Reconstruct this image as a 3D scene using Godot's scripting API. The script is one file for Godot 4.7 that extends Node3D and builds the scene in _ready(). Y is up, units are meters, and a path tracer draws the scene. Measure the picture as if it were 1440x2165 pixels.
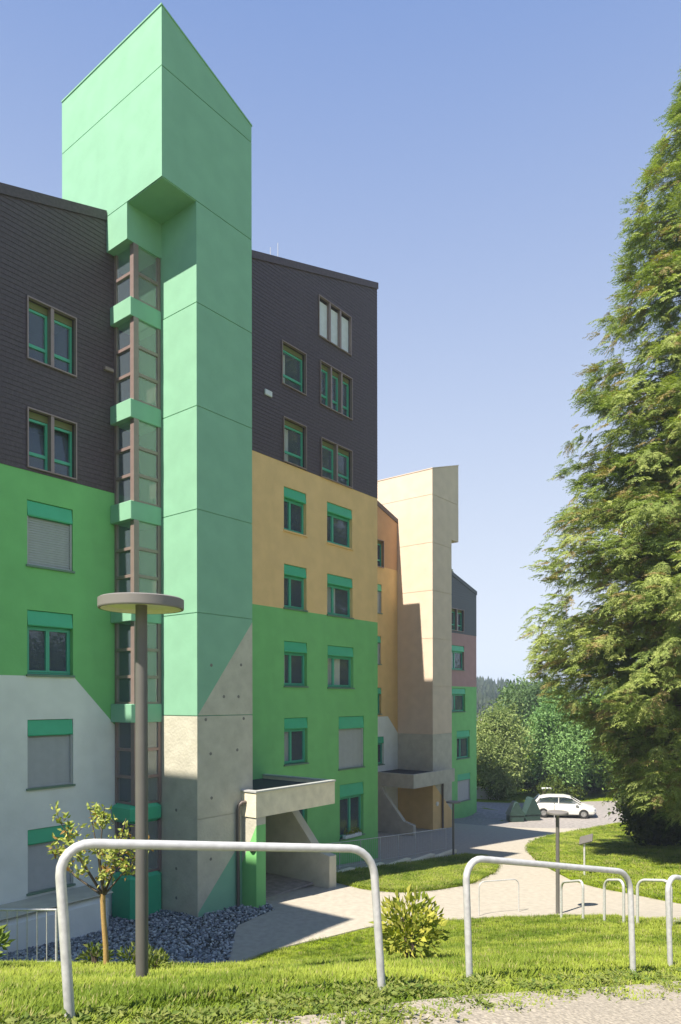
extends Node3D
# Building frame: x = along the facades (U), z = out of the facades (N); turned by TURN into the world.
# The camera stands at the origin and looks along -z; depth D = -z.
const TURN := 51.72
var BB := Basis(Vector3.UP, deg_to_rad(TURN))
var M := {}
var taken := {}
var rng := RandomNumberGenerator.new()
var tps_p := PackedVector2Array()
var tps_w := PackedFloat64Array()

func _ready():
	rng.seed = 77
	make_camera_and_light()
	make_materials()
	solve_terrain()
	make_ground()
	make_left_block()
	make_green_tower()
	make_middle_block()
	make_far_blocks()
	make_cream_tower()
	make_shading_block()
	make_hill()
	make_trees()
	make_rails()
	make_lamps()
	make_fences()
	make_terrace()
	make_street_things()
	make_small_plants()
	make_grass()

# ------------------------------------------------------------------ camera, sky, sun
func make_camera_and_light():
	var cam := Camera3D.new()
	cam.name = "camera"
	add_child(cam)
	cam.projection = Camera3D.PROJECTION_FRUSTUM
	cam.near = 0.1
	cam.far = 6000.0
	cam.keep_aspect = Camera3D.KEEP_HEIGHT
	cam.size = 0.1 * 2165.0 / 1482.0
	cam.frustum_offset = Vector2(0.0, 0.1 * (1480.0 - 1082.5) / 1482.0)
	cam.rotation.z = -0.0018
	cam.current = true
	var sun := DirectionalLight3D.new()
	sun.name = "sun"
	add_child(sun)
	sun.basis = Basis.looking_at(BB * Vector3(1.0, -1.52, 0.085))
	sun.light_energy = 1.6
	sun.light_color = Color(1.0, 0.955, 0.88)
	sun.light_angular_distance = 0.5
	sun.shadow_enabled = true
	var sm := ProceduralSkyMaterial.new()
	sm.sky_top_color = lin(0.036, 0.102, 0.288)
	sm.sky_horizon_color = lin(0.435, 0.475, 0.525)
	sm.sky_curve = 0.46
	sm.ground_bottom_color = lin(0.16, 0.16, 0.12)
	sm.ground_horizon_color = lin(0.45, 0.48, 0.5)
	sm.sun_angle_max = 4.0
	sm.sun_curve = 0.05
	var sky := Sky.new()
	sky.sky_material = sm
	var env := Environment.new()
	env.background_mode = Environment.BG_SKY
	env.sky = sky
	env.tonemap_mode = Environment.TONE_MAPPER_LINEAR
	env.tonemap_exposure = 2.1
	env.fog_enabled = true
	env.fog_density = 0.0007
	env.fog_light_color = Color(0.80, 0.87, 0.96)
	env.sdfgi_enabled = true
	env.ssao_enabled = true
	env.ssil_enabled = true
	var we := WorldEnvironment.new()
	we.name = "environment"
	we.environment = env
	add_child(we)

# ------------------------------------------------------------------ helpers: naming
func lin(r: float, g: float, b: float) -> Color:
	return Color(r, g, b).linear_to_srgb()

func numbered(called: String) -> String:
	if not taken.has(called):
		taken[called] = 0
		return called
	taken[called] += 1
	return "%s_%03d" % [called, taken[called]]

func tag(o: Node, label := "", category := "", group := "", kind := ""):
	if label: o.set_meta("label", label)
	if category: o.set_meta("category", category)
	if group: o.set_meta("group", group)
	if kind: o.set_meta("kind", kind)

func base(called: String, at: Vector3, turn := 0.0) -> Node3D:
	var o := Node3D.new()
	o.name = numbered(called)
	add_child(o)
	o.position = at
	o.rotation.y = turn
	return o

func build_base(called: String, org: Vector3) -> Node3D:
	return base(called, BB * org, deg_to_rad(TURN))

func begin() -> SurfaceTool:
	var st := SurfaceTool.new()
	st.begin(Mesh.PRIMITIVE_TRIANGLES)
	return st

func commit(st: SurfaceTool, called: String, m: Material, parent: Node = null) -> MeshInstance3D:
	var o := MeshInstance3D.new()
	o.mesh = st.commit()
	o.material_override = null
	if o.mesh.get_surface_count() > 0:
		o.mesh.surface_set_material(0, m)
	if parent == null:
		o.name = numbered(called)
		add_child(o)
	else:
		o.name = called
		parent.add_child(o, true)
	return o

# ------------------------------------------------------------------ helpers: shapes
func tri(st: SurfaceTool, a: Vector3, b: Vector3, c: Vector3):
	var n := (b - a).cross(c - a).normalized()
	st.set_normal(n); st.add_vertex(a)
	st.set_normal(n); st.add_vertex(c)
	st.set_normal(n); st.add_vertex(b)

func quad(st: SurfaceTool, a: Vector3, b: Vector3, c: Vector3, d: Vector3):
	tri(st, a, b, c)
	tri(st, a, c, d)

func box(st: SurfaceTool, a: Vector3, b: Vector3):
	var p := Vector3(minf(a.x, b.x), minf(a.y, b.y), minf(a.z, b.z))
	var q := Vector3(maxf(a.x, b.x), maxf(a.y, b.y), maxf(a.z, b.z))
	quad(st, Vector3(p.x, p.y, q.z), Vector3(q.x, p.y, q.z), Vector3(q.x, q.y, q.z), Vector3(p.x, q.y, q.z))
	quad(st, Vector3(q.x, p.y, p.z), Vector3(p.x, p.y, p.z), Vector3(p.x, q.y, p.z), Vector3(q.x, q.y, p.z))
	quad(st, Vector3(p.x, p.y, p.z), Vector3(p.x, p.y, q.z), Vector3(p.x, q.y, q.z), Vector3(p.x, q.y, p.z))
	quad(st, Vector3(q.x, p.y, q.z), Vector3(q.x, p.y, p.z), Vector3(q.x, q.y, p.z), Vector3(q.x, q.y, q.z))
	quad(st, Vector3(p.x, q.y, q.z), Vector3(q.x, q.y, q.z), Vector3(q.x, q.y, p.z), Vector3(p.x, q.y, p.z))
	quad(st, Vector3(p.x, p.y, p.z), Vector3(q.x, p.y, p.z), Vector3(q.x, p.y, q.z), Vector3(p.x, p.y, q.z))

# a box with chamfered edges along its length (all twelve edges cut by c)
func soft_box(st: SurfaceTool, a: Vector3, b: Vector3, c: float):
	var p := Vector3(minf(a.x, b.x), minf(a.y, b.y), minf(a.z, b.z))
	var q := Vector3(maxf(a.x, b.x), maxf(a.y, b.y), maxf(a.z, b.z))
	var rings := []
	for lv in [[p.y, c], [p.y + c, 0.0], [q.y - c, 0.0], [q.y, c]]:
		var y: float = lv[0]
		var i: float = lv[1]
		var r := PackedVector3Array()
		var x0 := p.x + i
		var x1 := q.x - i
		var z0 := p.z + i
		var z1 := q.z - i
		for v in [Vector2(x0 + c, z1), Vector2(x1 - c, z1), Vector2(x1, z1 - c), Vector2(x1, z0 + c), Vector2(x1 - c, z0), Vector2(x0 + c, z0), Vector2(x0, z0 + c), Vector2(x0, z1 - c)]:
			r.append(Vector3(v.x, y, v.y))
		rings.append(r)
	for k in 3:
		for j in 8:
			var j2 := (j + 1) % 8
			quad(st, rings[k][j], rings[k][j2], rings[k + 1][j2], rings[k + 1][j])
	for j in range(1, 7):
		tri(st, rings[3][0], rings[3][j], rings[3][j + 1])
		tri(st, rings[0][0], rings[0][j + 1], rings[0][j])

# axis "n": points are (u, h), swept in n;  axis "u": points are (n, h), swept in u
func at2(p: Vector2, d: float, axis: String) -> Vector3:
	return Vector3(p.x, p.y, d) if axis == "n" else Vector3(d, p.y, p.x)

func flat_poly(st: SurfaceTool, pts: PackedVector2Array, d: float, axis: String, org: Vector3, towards: Vector3):
	var idx := Geometry2D.triangulate_polygon(pts)
	for k in range(0, idx.size(), 3):
		var a := at2(pts[idx[k]], d, axis) - org
		var b := at2(pts[idx[k + 1]], d, axis) - org
		var c := at2(pts[idx[k + 2]], d, axis) - org
		if (b - a).cross(c - a).dot(towards) < 0.0:
			tri(st, a, c, b)
		else:
			tri(st, a, b, c)

func prism(st: SurfaceTool, pts: PackedVector2Array, d0: float, d1: float, axis: String, org: Vector3):
	var t := at2(Vector2.ZERO, 1.0, axis)
	flat_poly(st, pts, maxf(d0, d1), axis, org, t)
	flat_poly(st, pts, minf(d0, d1), axis, org, -t)
	var mid := Vector2.ZERO
	for p in pts: mid += p / pts.size()
	var clockwise := Geometry2D.is_polygon_clockwise(pts)
	for k in pts.size():
		var p := pts[k]
		var q := pts[(k + 1) % pts.size()]
		var a := at2(p, d0, axis) - org
		var b := at2(q, d0, axis) - org
		var c := at2(q, d1, axis) - org
		var d := at2(p, d1, axis) - org
		var e := (q - p)
		var out2 := Vector2(e.y, -e.x) * (-1.0 if clockwise else 1.0)
		var out3 := at2(out2, 0.0, axis)
		if (b - a).cross(c - a).dot(out3) < 0.0:
			quad(st, a, d, c, b)
		else:
			quad(st, a, b, c, d)

func rect(x0: float, y0: float, x1: float, y1: float) -> PackedVector2Array:
	return PackedVector2Array([Vector2(x0, y0), Vector2(x1, y0), Vector2(x1, y1), Vector2(x0, y1)])

func pv(a: Array) -> PackedVector2Array:
	var r := PackedVector2Array()
	for k in range(0, a.size(), 2): r.append(Vector2(a[k], a[k + 1]))
	return r

# smooth tube through points with a radius at each
func tube(st: SurfaceTool, pts: PackedVector3Array, radii: PackedFloat32Array, sides := 10, caps := true):
	var rings := []
	var up := Vector3.UP
	for k in pts.size():
		var t := (pts[mini(k + 1, pts.size() - 1)] - pts[maxi(k - 1, 0)]).normalized()
		if absf(t.dot(up)) > 0.95: up = Vector3(0.9, 0.1, 0.4).normalized()
		var x := up.cross(t).normalized()
		up = t.cross(x).normalized()
		var r := PackedVector3Array()
		for j in sides:
			var a := TAU * j / sides
			r.append(x * cos(a) + up * sin(a))
		rings.append(r)
	for k in pts.size() - 1:
		for j in sides:
			var j2 := (j + 1) % sides
			var v := [pts[k] + rings[k][j] * radii[k], pts[k] + rings[k][j2] * radii[k], pts[k + 1] + rings[k + 1][j2] * radii[k + 1], pts[k + 1] + rings[k + 1][j] * radii[k + 1]]
			var n := [rings[k][j], rings[k][j2], rings[k + 1][j2], rings[k + 1][j]]
			for i in [0, 2, 1, 0, 3, 2]:
				st.set_normal(n[i])
				st.add_vertex(v[i])
	if caps:
		for e in [0, pts.size() - 1]:
			for j in range(1, sides - 1):
				var a: Vector3 = pts[e] + rings[e][0] * radii[e]
				var b: Vector3 = pts[e] + rings[e][j] * radii[e]
				var c: Vector3 = pts[e] + rings[e][j + 1] * radii[e]
				if e == 0: tri(st, a, c, b)
				else: tri(st, a, b, c)

# turned shape round the y axis; profile of (radius, height) from the bottom up
func lathe(st: SurfaceTool, prof: Array, centre: Vector3, sides := 24, xf := Basis()):
	for k in prof.size() - 1:
		var r0: float = prof[k][0]
		var y0: float = prof[k][1]
		var r1: float = prof[k + 1][0]
		var y1: float = prof[k + 1][1]
		var nn := Vector2(y1 - y0, r0 - r1).normalized()
		for j in sides:
			var a := TAU * j / sides
			var b := TAU * (j + 1) / sides
			var v := [Vector3(cos(a) * r0, y0, sin(a) * r0), Vector3(cos(b) * r0, y0, sin(b) * r0), Vector3(cos(b) * r1, y1, sin(b) * r1), Vector3(cos(a) * r1, y1, sin(a) * r1)]
			var n := [Vector3(cos(a) * nn.x, nn.y, sin(a) * nn.x), Vector3(cos(b) * nn.x, nn.y, sin(b) * nn.x)]
			for i in [0, 1, 2, 0, 2, 3]:
				st.set_normal(xf * n[0 if i in [0, 3] else 1])
				st.add_vertex(centre + xf * v[i])

# ------------------------------------------------------------------ materials
func noise_image(seed_: int, freq: float, lo: float, hi: float, size := 256, octaves := 4, kind := FastNoiseLite.TYPE_SIMPLEX_SMOOTH) -> Image:
	var n := FastNoiseLite.new()
	n.seed = seed_
	n.frequency = freq
	n.noise_type = kind
	n.fractal_octaves = octaves
	var im := n.get_seamless_image(size, size)
	var o := Image.create(size, size, false, Image.FORMAT_RGB8)
	for y in size:
		for x in size:
			var v := lerpf(lo, hi, im.get_pixel(x, y).r)
			o.set_pixel(x, y, Color(v, v, v))
	return o

func tex(im: Image) -> ImageTexture:
	im.generate_mipmaps()
	return ImageTexture.create_from_image(im)

func bump(im: Image, k: float) -> ImageTexture:
	var c := im.duplicate()
	c.convert(Image.FORMAT_RGBA8)
	c.bump_map_to_normal_map(k)
	return tex(c)

func mat(called: String, c: Color, rough := 0.8, albedo: Texture2D = null, normal: Texture2D = null, metres := 2.0, nscale := 1.0) -> StandardMaterial3D:
	var m := StandardMaterial3D.new()
	m.resource_name = called
	m.albedo_color = c
	m.roughness = rough
	if albedo: m.albedo_texture = albedo
	if normal:
		m.normal_enabled = true
		m.normal_texture = normal
		m.normal_scale = nscale
	m.uv1_triplanar = true
	m.uv1_scale = Vector3.ONE / metres
	M[called] = m
	return m

func make_materials():
	var soft := tex(noise_image(3, 0.012, 0.945, 1.0, 256, 5))
	var fine_im := noise_image(5, 0.09, 0.0, 1.0, 256, 3)
	var fine := bump(fine_im, 1.2)
	var mottled_im := noise_image(9, 0.02, 0.78, 1.0, 512, 6)
	# concrete: cloudy stains and darker blotches
	var con := noise_image(12, 0.008, 0.90, 1.0, 512, 6)
	var spots := noise_image(13, 0.05, 0.0, 1.0, 512, 3)
	for y in 512:
		for x in 512:
			var v := con.get_pixel(x, y).r
			var s := spots.get_pixel(x, y).r
			if s > 0.74: v *= 1.0 - (s - 0.74) * 0.35
			con.set_pixel(x, y, Color(v, v * 0.99, v * 0.965))
	var con_t := tex(con)
	var mot := tex(mottled_im)
	mat("green_render", lin(0.20, 0.55, 0.19), 0.85, soft, fine, 3.0, 0.12)
	mat("green_tower", lin(0.225, 0.465, 0.325), 0.8, soft, fine, 3.2, 0.08)
	mat("green_panel", lin(0.06, 0.48, 0.26), 0.45, soft, null, 2.0)
	mat("green_frame", lin(0.07, 0.40, 0.26), 0.4)
	mat("ochre_render", lin(0.84, 0.57, 0.27), 0.85, soft, fine, 3.0, 0.12)
	mat("cream_render", lin(0.71, 0.585, 0.47), 0.85, soft, fine, 3.0, 0.2)
	mat("amber_render", lin(0.74, 0.51, 0.23), 0.85, soft, fine, 3.0, 0.12)
	mat("rust_render", lin(0.54, 0.32, 0.17), 0.85, soft, fine, 3.0, 0.12)
	mat("rose_render", lin(0.43, 0.27, 0.27), 0.85, soft, fine, 3.0, 0.12)
	mat("white_render", lin(0.80, 0.83, 0.79), 0.85, soft, fine, 3.0, 0.12)
	mat("slate", lin(0.100, 0.071, 0.082), 0.55, mot, fine, 1.3, 0.5)
	mat("slate_blue", lin(0.10, 0.115, 0.14), 0.55, mot, fine, 1.3, 0.5)
	mat("concrete", lin(0.55, 0.55, 0.49), 0.85, con_t, fine, 2.6, 0.5)
	mat("canopy_concrete", lin(0.80, 0.76, 0.62), 0.8, con_t, fine, 2.2, 0.4)
	mat("roofing", lin(0.05, 0.055, 0.06), 0.8, mot, null, 2.0)
	mat("window_metal", lin(0.30, 0.225, 0.215), 0.45, soft, null, 1.0)
	M.window_metal.metallic = 0.3
	mat("blind_grey", lin(0.44, 0.46, 0.46), 0.5, soft, null, 1.0)
	mat("blind_white", lin(0.68, 0.72, 0.78), 0.6, soft, null, 1.0)
	mat("lintel", lin(0.16, 0.17, 0.07), 0.7)
	mat("sill", lin(0.13, 0.22, 0.16), 0.4)
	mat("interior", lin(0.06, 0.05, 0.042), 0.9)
	mat("curtain", lin(0.62, 0.63, 0.6), 0.9)
	mat("mortar", lin(0.19, 0.185, 0.17), 0.9)
	mat("steel", lin(0.62, 0.63, 0.64), 0.42, tex(noise_image(31, 0.03, 0.84, 1.0, 256, 5)), null, 0.5)
	M.steel.metallic = 0.2
	mat("lamp_grey", lin(0.125, 0.12, 0.115), 0.5, soft, null, 1.0)
	mat("lamp_head", lin(0.19, 0.18, 0.175), 0.55, soft, null, 1.0)
	mat("opal", lin(0.75, 0.74, 0.68), 0.5)
	mat("pipe", lin(0.12, 0.10, 0.09), 0.5)
	mat("asphalt", lin(0.33, 0.31, 0.30), 0.9, mot, fine, 3.0, 0.6)
	mat("paving", lin(0.42, 0.39, 0.335), 0.9, tex(noise_image(41, 0.03, 0.88, 1.0, 512, 6)), fine, 4.0, 0.15)
	mat("sandy_path", lin(0.50, 0.45, 0.37), 0.95, tex(noise_image(43, 0.05, 0.62, 1.0, 512, 5)), bump(noise_image(44, 0.12, 0.0, 1.0, 256, 3), 2.5), 1.1, 0.8)
	var turf := noise_image(47, 0.03, 0.0, 1.0, 512, 5)
	for y in 512:
		for x in 512:
			var v := turf.get_pixel(x, y).r
			var c := Color(0.38, 0.45, 0.08).lerp(Color(0.50, 0.58, 0.12), clampf((v - 0.3) * 2.2, 0, 1))
			if v > 0.66: c = c.lerp(Color(0.56, 0.54, 0.26), (v - 0.66) * 2.2)
			turf.set_pixel(x, y, c)
	mat("turf", Color.WHITE, 0.95, tex(turf), fine, 3.0, 0.8)
	M.turf.metallic_specular = 0.2
	mat("earth", lin(0.06, 0.06, 0.055), 0.95, mot, fine, 1.0, 0.8)
	mat("stone", Color.WHITE, 0.8)
	M.stone.vertex_color_use_as_albedo = true
	for called in ["leaf", "needle", "blade"]:
		mat(called, Color.WHITE, 0.55)
		M[called].vertex_color_use_as_albedo = true
		M[called].cull_mode = BaseMaterial3D.CULL_DISABLED
		M[called].metallic_specular = 0.25
		M[called].backlight_enabled = true
		M[called].backlight = Color(0.75, 0.8, 0.35)
	mat("bark", lin(0.10, 0.075, 0.055), 0.9, mot, fine, 0.5, 1.0)
	mat("young_bark", lin(0.13, 0.10, 0.075), 0.8, mot, null, 0.3)
	mat("stake", lin(0.50, 0.33, 0.12), 0.7, mot, null, 0.25)
	mat("car_white", lin(0.70, 0.70, 0.68), 0.25)
	M.car_white.clearcoat_enabled = true
	mat("car_grey", lin(0.13, 0.16, 0.20), 0.3)
	M.car_grey.clearcoat_enabled = true
	mat("car_blue", lin(0.05, 0.08, 0.17), 0.3)
	mat("tyre", lin(0.02, 0.02, 0.02), 0.8)
	mat("rim", lin(0.45, 0.45, 0.46), 0.35)
	M.rim.metallic = 0.7
	mat("dark_trim", lin(0.02, 0.02, 0.022), 0.4)
	mat("lamp_glass", lin(0.55, 0.57, 0.6), 0.15)
	mat("red_glass", lin(0.35, 0.02, 0.02), 0.2)
	mat("bin_green", lin(0.02, 0.05, 0.042), 0.55, soft, null, 1.0)
	mat("hill_green", lin(0.05, 0.08, 0.06), 0.95, mot, null, 30.0)
	mat("tile_red", lin(0.40, 0.30, 0.25), 0.85, mot, null, 2.0)
	mat("plain_white", lin(0.62, 0.60, 0.56), 0.85, soft, null, 2.0)
	var g := StandardMaterial3D.new()
	g.resource_name = "glass"
	g.transparency = BaseMaterial3D.TRANSPARENCY_ALPHA
	g.albedo_color = Color(0.62, 0.70, 0.78, 0.08)
	g.roughness = 0.02
	g.metallic = 0.15
	g.metallic_specular = 0.5
	M["glass"] = g
	var cg := g.duplicate()
	cg.albedo_color = Color(0.25, 0.3, 0.34, 0.35)
	M["car_glass"] = cg
	var bg := g.duplicate()
	bg.albedo_color = Color(0.80, 0.84, 0.84, 0.08)
	bg.metallic = 0.34
	M["bay_glass"] = bg

# ------------------------------------------------------------------ terrain
func uvp(u: float, n: float, h: float) -> Vector3:
	var p := BB * Vector3(u, 0, n)
	return Vector3(p.x, -p.z, h)

func solve_terrain():
	var c: Array[Vector3] = [Vector3(-1.42, 3.6, -1.66), Vector3(.26, 4.5, -1.88), Vector3(.95, 5.2, -2.1), Vector3(2.61, 6.26, -2.47), Vector3(3.29, 7.0, -2.69), Vector3(5, 8.4, -3.2),
		Vector3(0, 0, -1.5), Vector3(-3, 1, -1.2), Vector3(2.5, 0, -2.0), Vector3(4, 4, -2.45), Vector3(-1.775, 6.25, -2.55), Vector3(-2.86, 8.5, -3.27), Vector3(.78, 8, -3.02), Vector3(-5.2, 11.6, -4.42), Vector3(-4.2, 6, -2.35),
		Vector3(5.63, 18.2, -5.6), Vector3(3.4, 17.5, -5.55), Vector3(5.7, 15.5, -4.85), Vector3(5.9, 13.7, -4.4), Vector3(8, 13, -4.3),
		uvp(12.3, -14.5, -5.8), uvp(8, -16.5, -5.9), uvp(10.5, -11.4, -5.8), uvp(14.5, -11.2, -5.82), uvp(17, -13.5, -5.95), uvp(24, -16.5, -6.65), uvp(24, -12, -6.5), uvp(30, -14, -7.0), uvp(36.5, -20.5, -7.6), uvp(36, -14, -7.5), uvp(45, -23, -8.1), uvp(45, -12, -8.0), uvp(44.7, -20.5, -8.15), uvp(40.5, -22.5, -7.9), uvp(48, -23, -8.2), uvp(50, -19, -8.1),
		Vector3(12, 20, -5.5), Vector3(14.3, 27, -6.2), Vector3(20, 24, -5.6), Vector3(10, 50, -7.7), Vector3(-5, 60, -8), Vector3(30, 50, -7.6), Vector3(40, 30, -6), Vector3(-15, 5, -2.6), Vector3(-13, 13, -5.4), Vector3(-10, -10, -.8), Vector3(10, -10, -2.8), Vector3(13, 5, -3.8), Vector3(16, 12, -4.6), Vector3(-20, 30, -7), Vector3(25, 40, -7)]
	var n := c.size()
	var m := n + 3
	var a := []
	for i in m:
		var row := PackedFloat64Array()
		row.resize(m + 1)
		a.append(row)
	for i in n:
		tps_p.append(Vector2(c[i].x, c[i].y))
	for i in n:
		for j in n:
			a[i][j] = kern(tps_p[i].distance_squared_to(tps_p[j])) + (0.3 if i == j else 0.0)
		var q := [1.0, tps_p[i].x, tps_p[i].y]
		for k in 3:
			a[i][n + k] = q[k]
			a[n + k][i] = q[k]
		a[i][m] = c[i].z
	for i in m:
		var best := i
		for r in range(i, m):
			if absf(a[r][i]) > absf(a[best][i]): best = r
		var sw = a[i]
		a[i] = a[best]
		a[best] = sw
		for r in range(i + 1, m):
			var k: float = a[r][i] / a[i][i]
			if k != 0.0:
				for j in range(i, m + 1): a[r][j] -= k * a[i][j]
	tps_w.resize(m)
	for i in range(m - 1, -1, -1):
		var v: float = a[i][m]
		for j in range(i + 1, m): v -= a[i][j] * tps_w[j]
		tps_w[i] = v / a[i][i]

func kern(r2: float) -> float:
	return 0.5 * r2 * log(r2) if r2 > 1e-9 else 0.0

func ground(x: float, d: float) -> float:
	var n := tps_p.size()
	var v: float = tps_w[n] + tps_w[n + 1] * x + tps_w[n + 2] * d
	for i in n:
		v += tps_w[i] * kern((tps_p[i].x - x) * (tps_p[i].x - x) + (tps_p[i].y - d) * (tps_p[i].y - d))
	var far := maxf(absf(x) - 32.0, maxf(d - 56.0, -d - 10.0)) / 30.0
	return lerpf(v, -7.9, smoothstep(0.0, 1.0, far))

func on_ground(x: float, d: float, sink := 0.0) -> Vector3:
	return Vector3(x, ground(x, d) - sink, -d)

# the polygon of a sheet laid on the terrain, cut by a grid so that it follows the slope
func sheet(poly: PackedVector2Array, lift: float, step: float, called: String, m: Material, rim := 0.0) -> MeshInstance3D:
	var st := begin()
	var lo := poly[0]
	var hi := poly[0]
	for p in poly:
		lo = lo.min(p)
		hi = hi.max(p)
	var nx := int(ceil((hi.x - lo.x) / step))
	var ny := int(ceil((hi.y - lo.y) / step))
	for i in nx:
		for j in ny:
			var c := rect(lo.x + i * step, lo.y + j * step, lo.x + (i + 1) * step, lo.y + (j + 1) * step)
			for piece in Geometry2D.intersect_polygons(c, poly):
				var idx := Geometry2D.triangulate_polygon(piece)
				for k in range(0, idx.size(), 3):
					var v := []
					for e in 3:
						var p: Vector2 = piece[idx[k + e]]
						v.append(Vector3(p.x, ground(p.x, p.y) + lift, -p.y))
					if (v[1] - v[0]).cross(v[2] - v[0]).y < 0: tri(st, v[0], v[2], v[1])
					else: tri(st, v[0], v[1], v[2])
	if rim > 0.0:
		for k in poly.size():
			var p := poly[k]
			var q := poly[(k + 1) % poly.size()]
			var parts := maxi(1, int(p.distance_to(q) / step))
			for e in parts:
				var a := p.lerp(q, float(e) / parts)
				var b := p.lerp(q, float(e + 1) / parts)
				var ga := Vector3(a.x, ground(a.x, a.y) + lift, -a.y)
				var gb := Vector3(b.x, ground(b.x, b.y) + lift, -b.y)
				quad(st, ga, gb, gb - Vector3(0, rim, 0), ga - Vector3(0, rim, 0))
	var o := commit(st, called, m)
	tag(o, "", "", "", "structure")
	return o

var lawn_far := pv([-2.44, 15.05, -1.75, 16.18, -.9, 16.71, -.23, 17.04, .72, 17.69, 2.67, 17.96, 4.4, 18.13, 5.67, 18.0, 6.25, 16.2, 6.6, 14.2, 7.2, 12.6])
var gravel_poly := pv([-2.44, 15.05, -2.6, 16.75, -2.68, 18.03, -1.84, 19.47, -2.45, 20.9, -6.5, 22.5, -14, 16, -11.5, 12.6, -7.0, 13.4, -4.2, 13.9])
var lawn_two := pv([-.2, 25.0, 1.44, 26.63, 4.72, 30.0, 5.6, 30.6, 6.2, 30.3, 6.35, 28.9, 6.2, 27.6, 5.8, 26.3, 4.5, 23.81, 3.9, 23.1, 3.02, 22.35, 2.4, 21.95, 1.76, 21.76, 1.1, 21.9, .6, 22.2, -.13, 23.1])
var lawn_three := pv([8.99, 18.5, 8.67, 20.73, 8.16, 22.38, 7.9, 24.0, 7.94, 25.6, 8.0, 27.5, 8.14, 29.4, 8.45, 31.5, 8.9, 33.5, 9.9, 36.3, 11.2, 38.8, 12.9, 41.2, 15, 43.4, 17.5, 45.3, 22, 46.5, 38, 44, 38, 13.5, 14, 12.5, 11.2, 14.6])
var near_path := pv([-3.2, 1.6, -1.6, 3.05, -.5, 3.68, -.05, 3.88, .87, 4.6, 1.68, 5.19, 2.98, 6.14, 5, 7.6, 8.5, 9.4, 12, 5, 8, -6, -5, -6])

func make_ground():
	# one sheet out to the horizon
	var xs := [-3500.0, -1200.0, -400.0, -150.0, -80.0, -50.0]
	var v := -36.0
	while v < 46.0:
		xs.append(v)
		v += 0.75 if absf(v) < 14.0 else 2.0
	xs.append_array([60.0, 90.0, 150.0, 400.0, 1200.0, 3500.0])
	var ds := [-400.0, -60.0, -25.0]
	v = -12.0
	while v < 66.0:
		ds.append(v)
		v += 0.75 if v < 26.0 else 2.0
	ds.append_array([80.0, 110.0, 160.0, 300.0, 700.0, 1500.0, 3500.0])
	var hs := []
	for x in xs:
		var col := PackedFloat32Array()
		for d in ds: col.append(ground(x, d))
		hs.append(col)
	var st := begin()
	for i in xs.size() - 1:
		for j in ds.size() - 1:
			var a := Vector3(xs[i], hs[i][j], -ds[j])
			var b := Vector3(xs[i + 1], hs[i + 1][j], -ds[j])
			var c := Vector3(xs[i + 1], hs[i + 1][j + 1], -ds[j + 1])
			var d := Vector3(xs[i], hs[i][j + 1], -ds[j + 1])
			quad(st, a, b, c, d)
	tag(commit(st, "ground", M.turf), "", "", "", "structure")
	var pave := lawn_far.duplicate()
	pave.append_array(pv([10, 10.8, 20, 10.5, 40, 14, 44, 44, -24, 44, -24, 24, -6.5, 22.5, -2.45, 20.9, -1.84, 19.47, -2.68, 18.03, -2.6, 16.75]))
	sheet(pave, 0.035, 1.0, "pavement", M.paving, 0.08)
	sheet(pv([-24, 44, 44, 44, 44, 57, -24, 57]), 0.03, 2.0, "road", M.asphalt, 0.08)
	sheet(lawn_two, 0.085, 0.8, "lawn", M.turf, 0.1)
	sheet(lawn_three, 0.085, 1.2, "lawn", M.turf, 0.1)
	sheet(near_path, 0.02, 0.5, "path", M.sandy_path, 0.05)
	sheet(gravel_poly, 0.03, 0.8, "gravel_bed", M.earth, 0.05)
	gravel()

func inside(p: Vector2, poly: PackedVector2Array) -> bool:
	return Geometry2D.is_point_in_polygon(p, poly)

func multi(called: String, mesh: Mesh, xf: Array, cols: Array, m: Material, parent: Node = null) -> MultiMeshInstance3D:
	mesh.surface_set_material(0, m)
	var mm := MultiMesh.new()
	mm.transform_format = MultiMesh.TRANSFORM_3D
	mm.use_colors = cols.size() > 0
	mm.mesh = mesh
	mm.instance_count = xf.size()
	for k in xf.size():
		mm.set_instance_transform(k, xf[k])
		if cols.size(): mm.set_instance_color(k, cols[k])
	var o := MultiMeshInstance3D.new()
	o.multimesh = mm
	if parent == null:
		o.name = numbered(called)
		add_child(o)
	else:
		o.name = called
		parent.add_child(o, true)
	return o

func stone_mesh(seed_: int) -> Mesh:
	var r := RandomNumberGenerator.new()
	r.seed = seed_
	var st := begin()
	st.set_color(Color.WHITE)
	var rows := 4
	var cols := 6
	var p := []
	for i in rows + 1:
		var ring := []
		for j in cols:
			var a := TAU * (j + 0.5 * (i % 2)) / cols
			var t := PI * i / rows
			var k := r.randf_range(0.75, 1.1) if i > 0 and i < rows else 0.9
			ring.append(Vector3(sin(t) * cos(a), cos(t) * 0.55, sin(t) * sin(a) * 0.75) * k)
		p.append(ring)
	for i in rows:
		for j in cols:
			quad(st, p[i][j], p[i][(j + 1) % cols], p[i + 1][(j + 1) % cols], p[i + 1][j])
	return st.commit()

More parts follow.
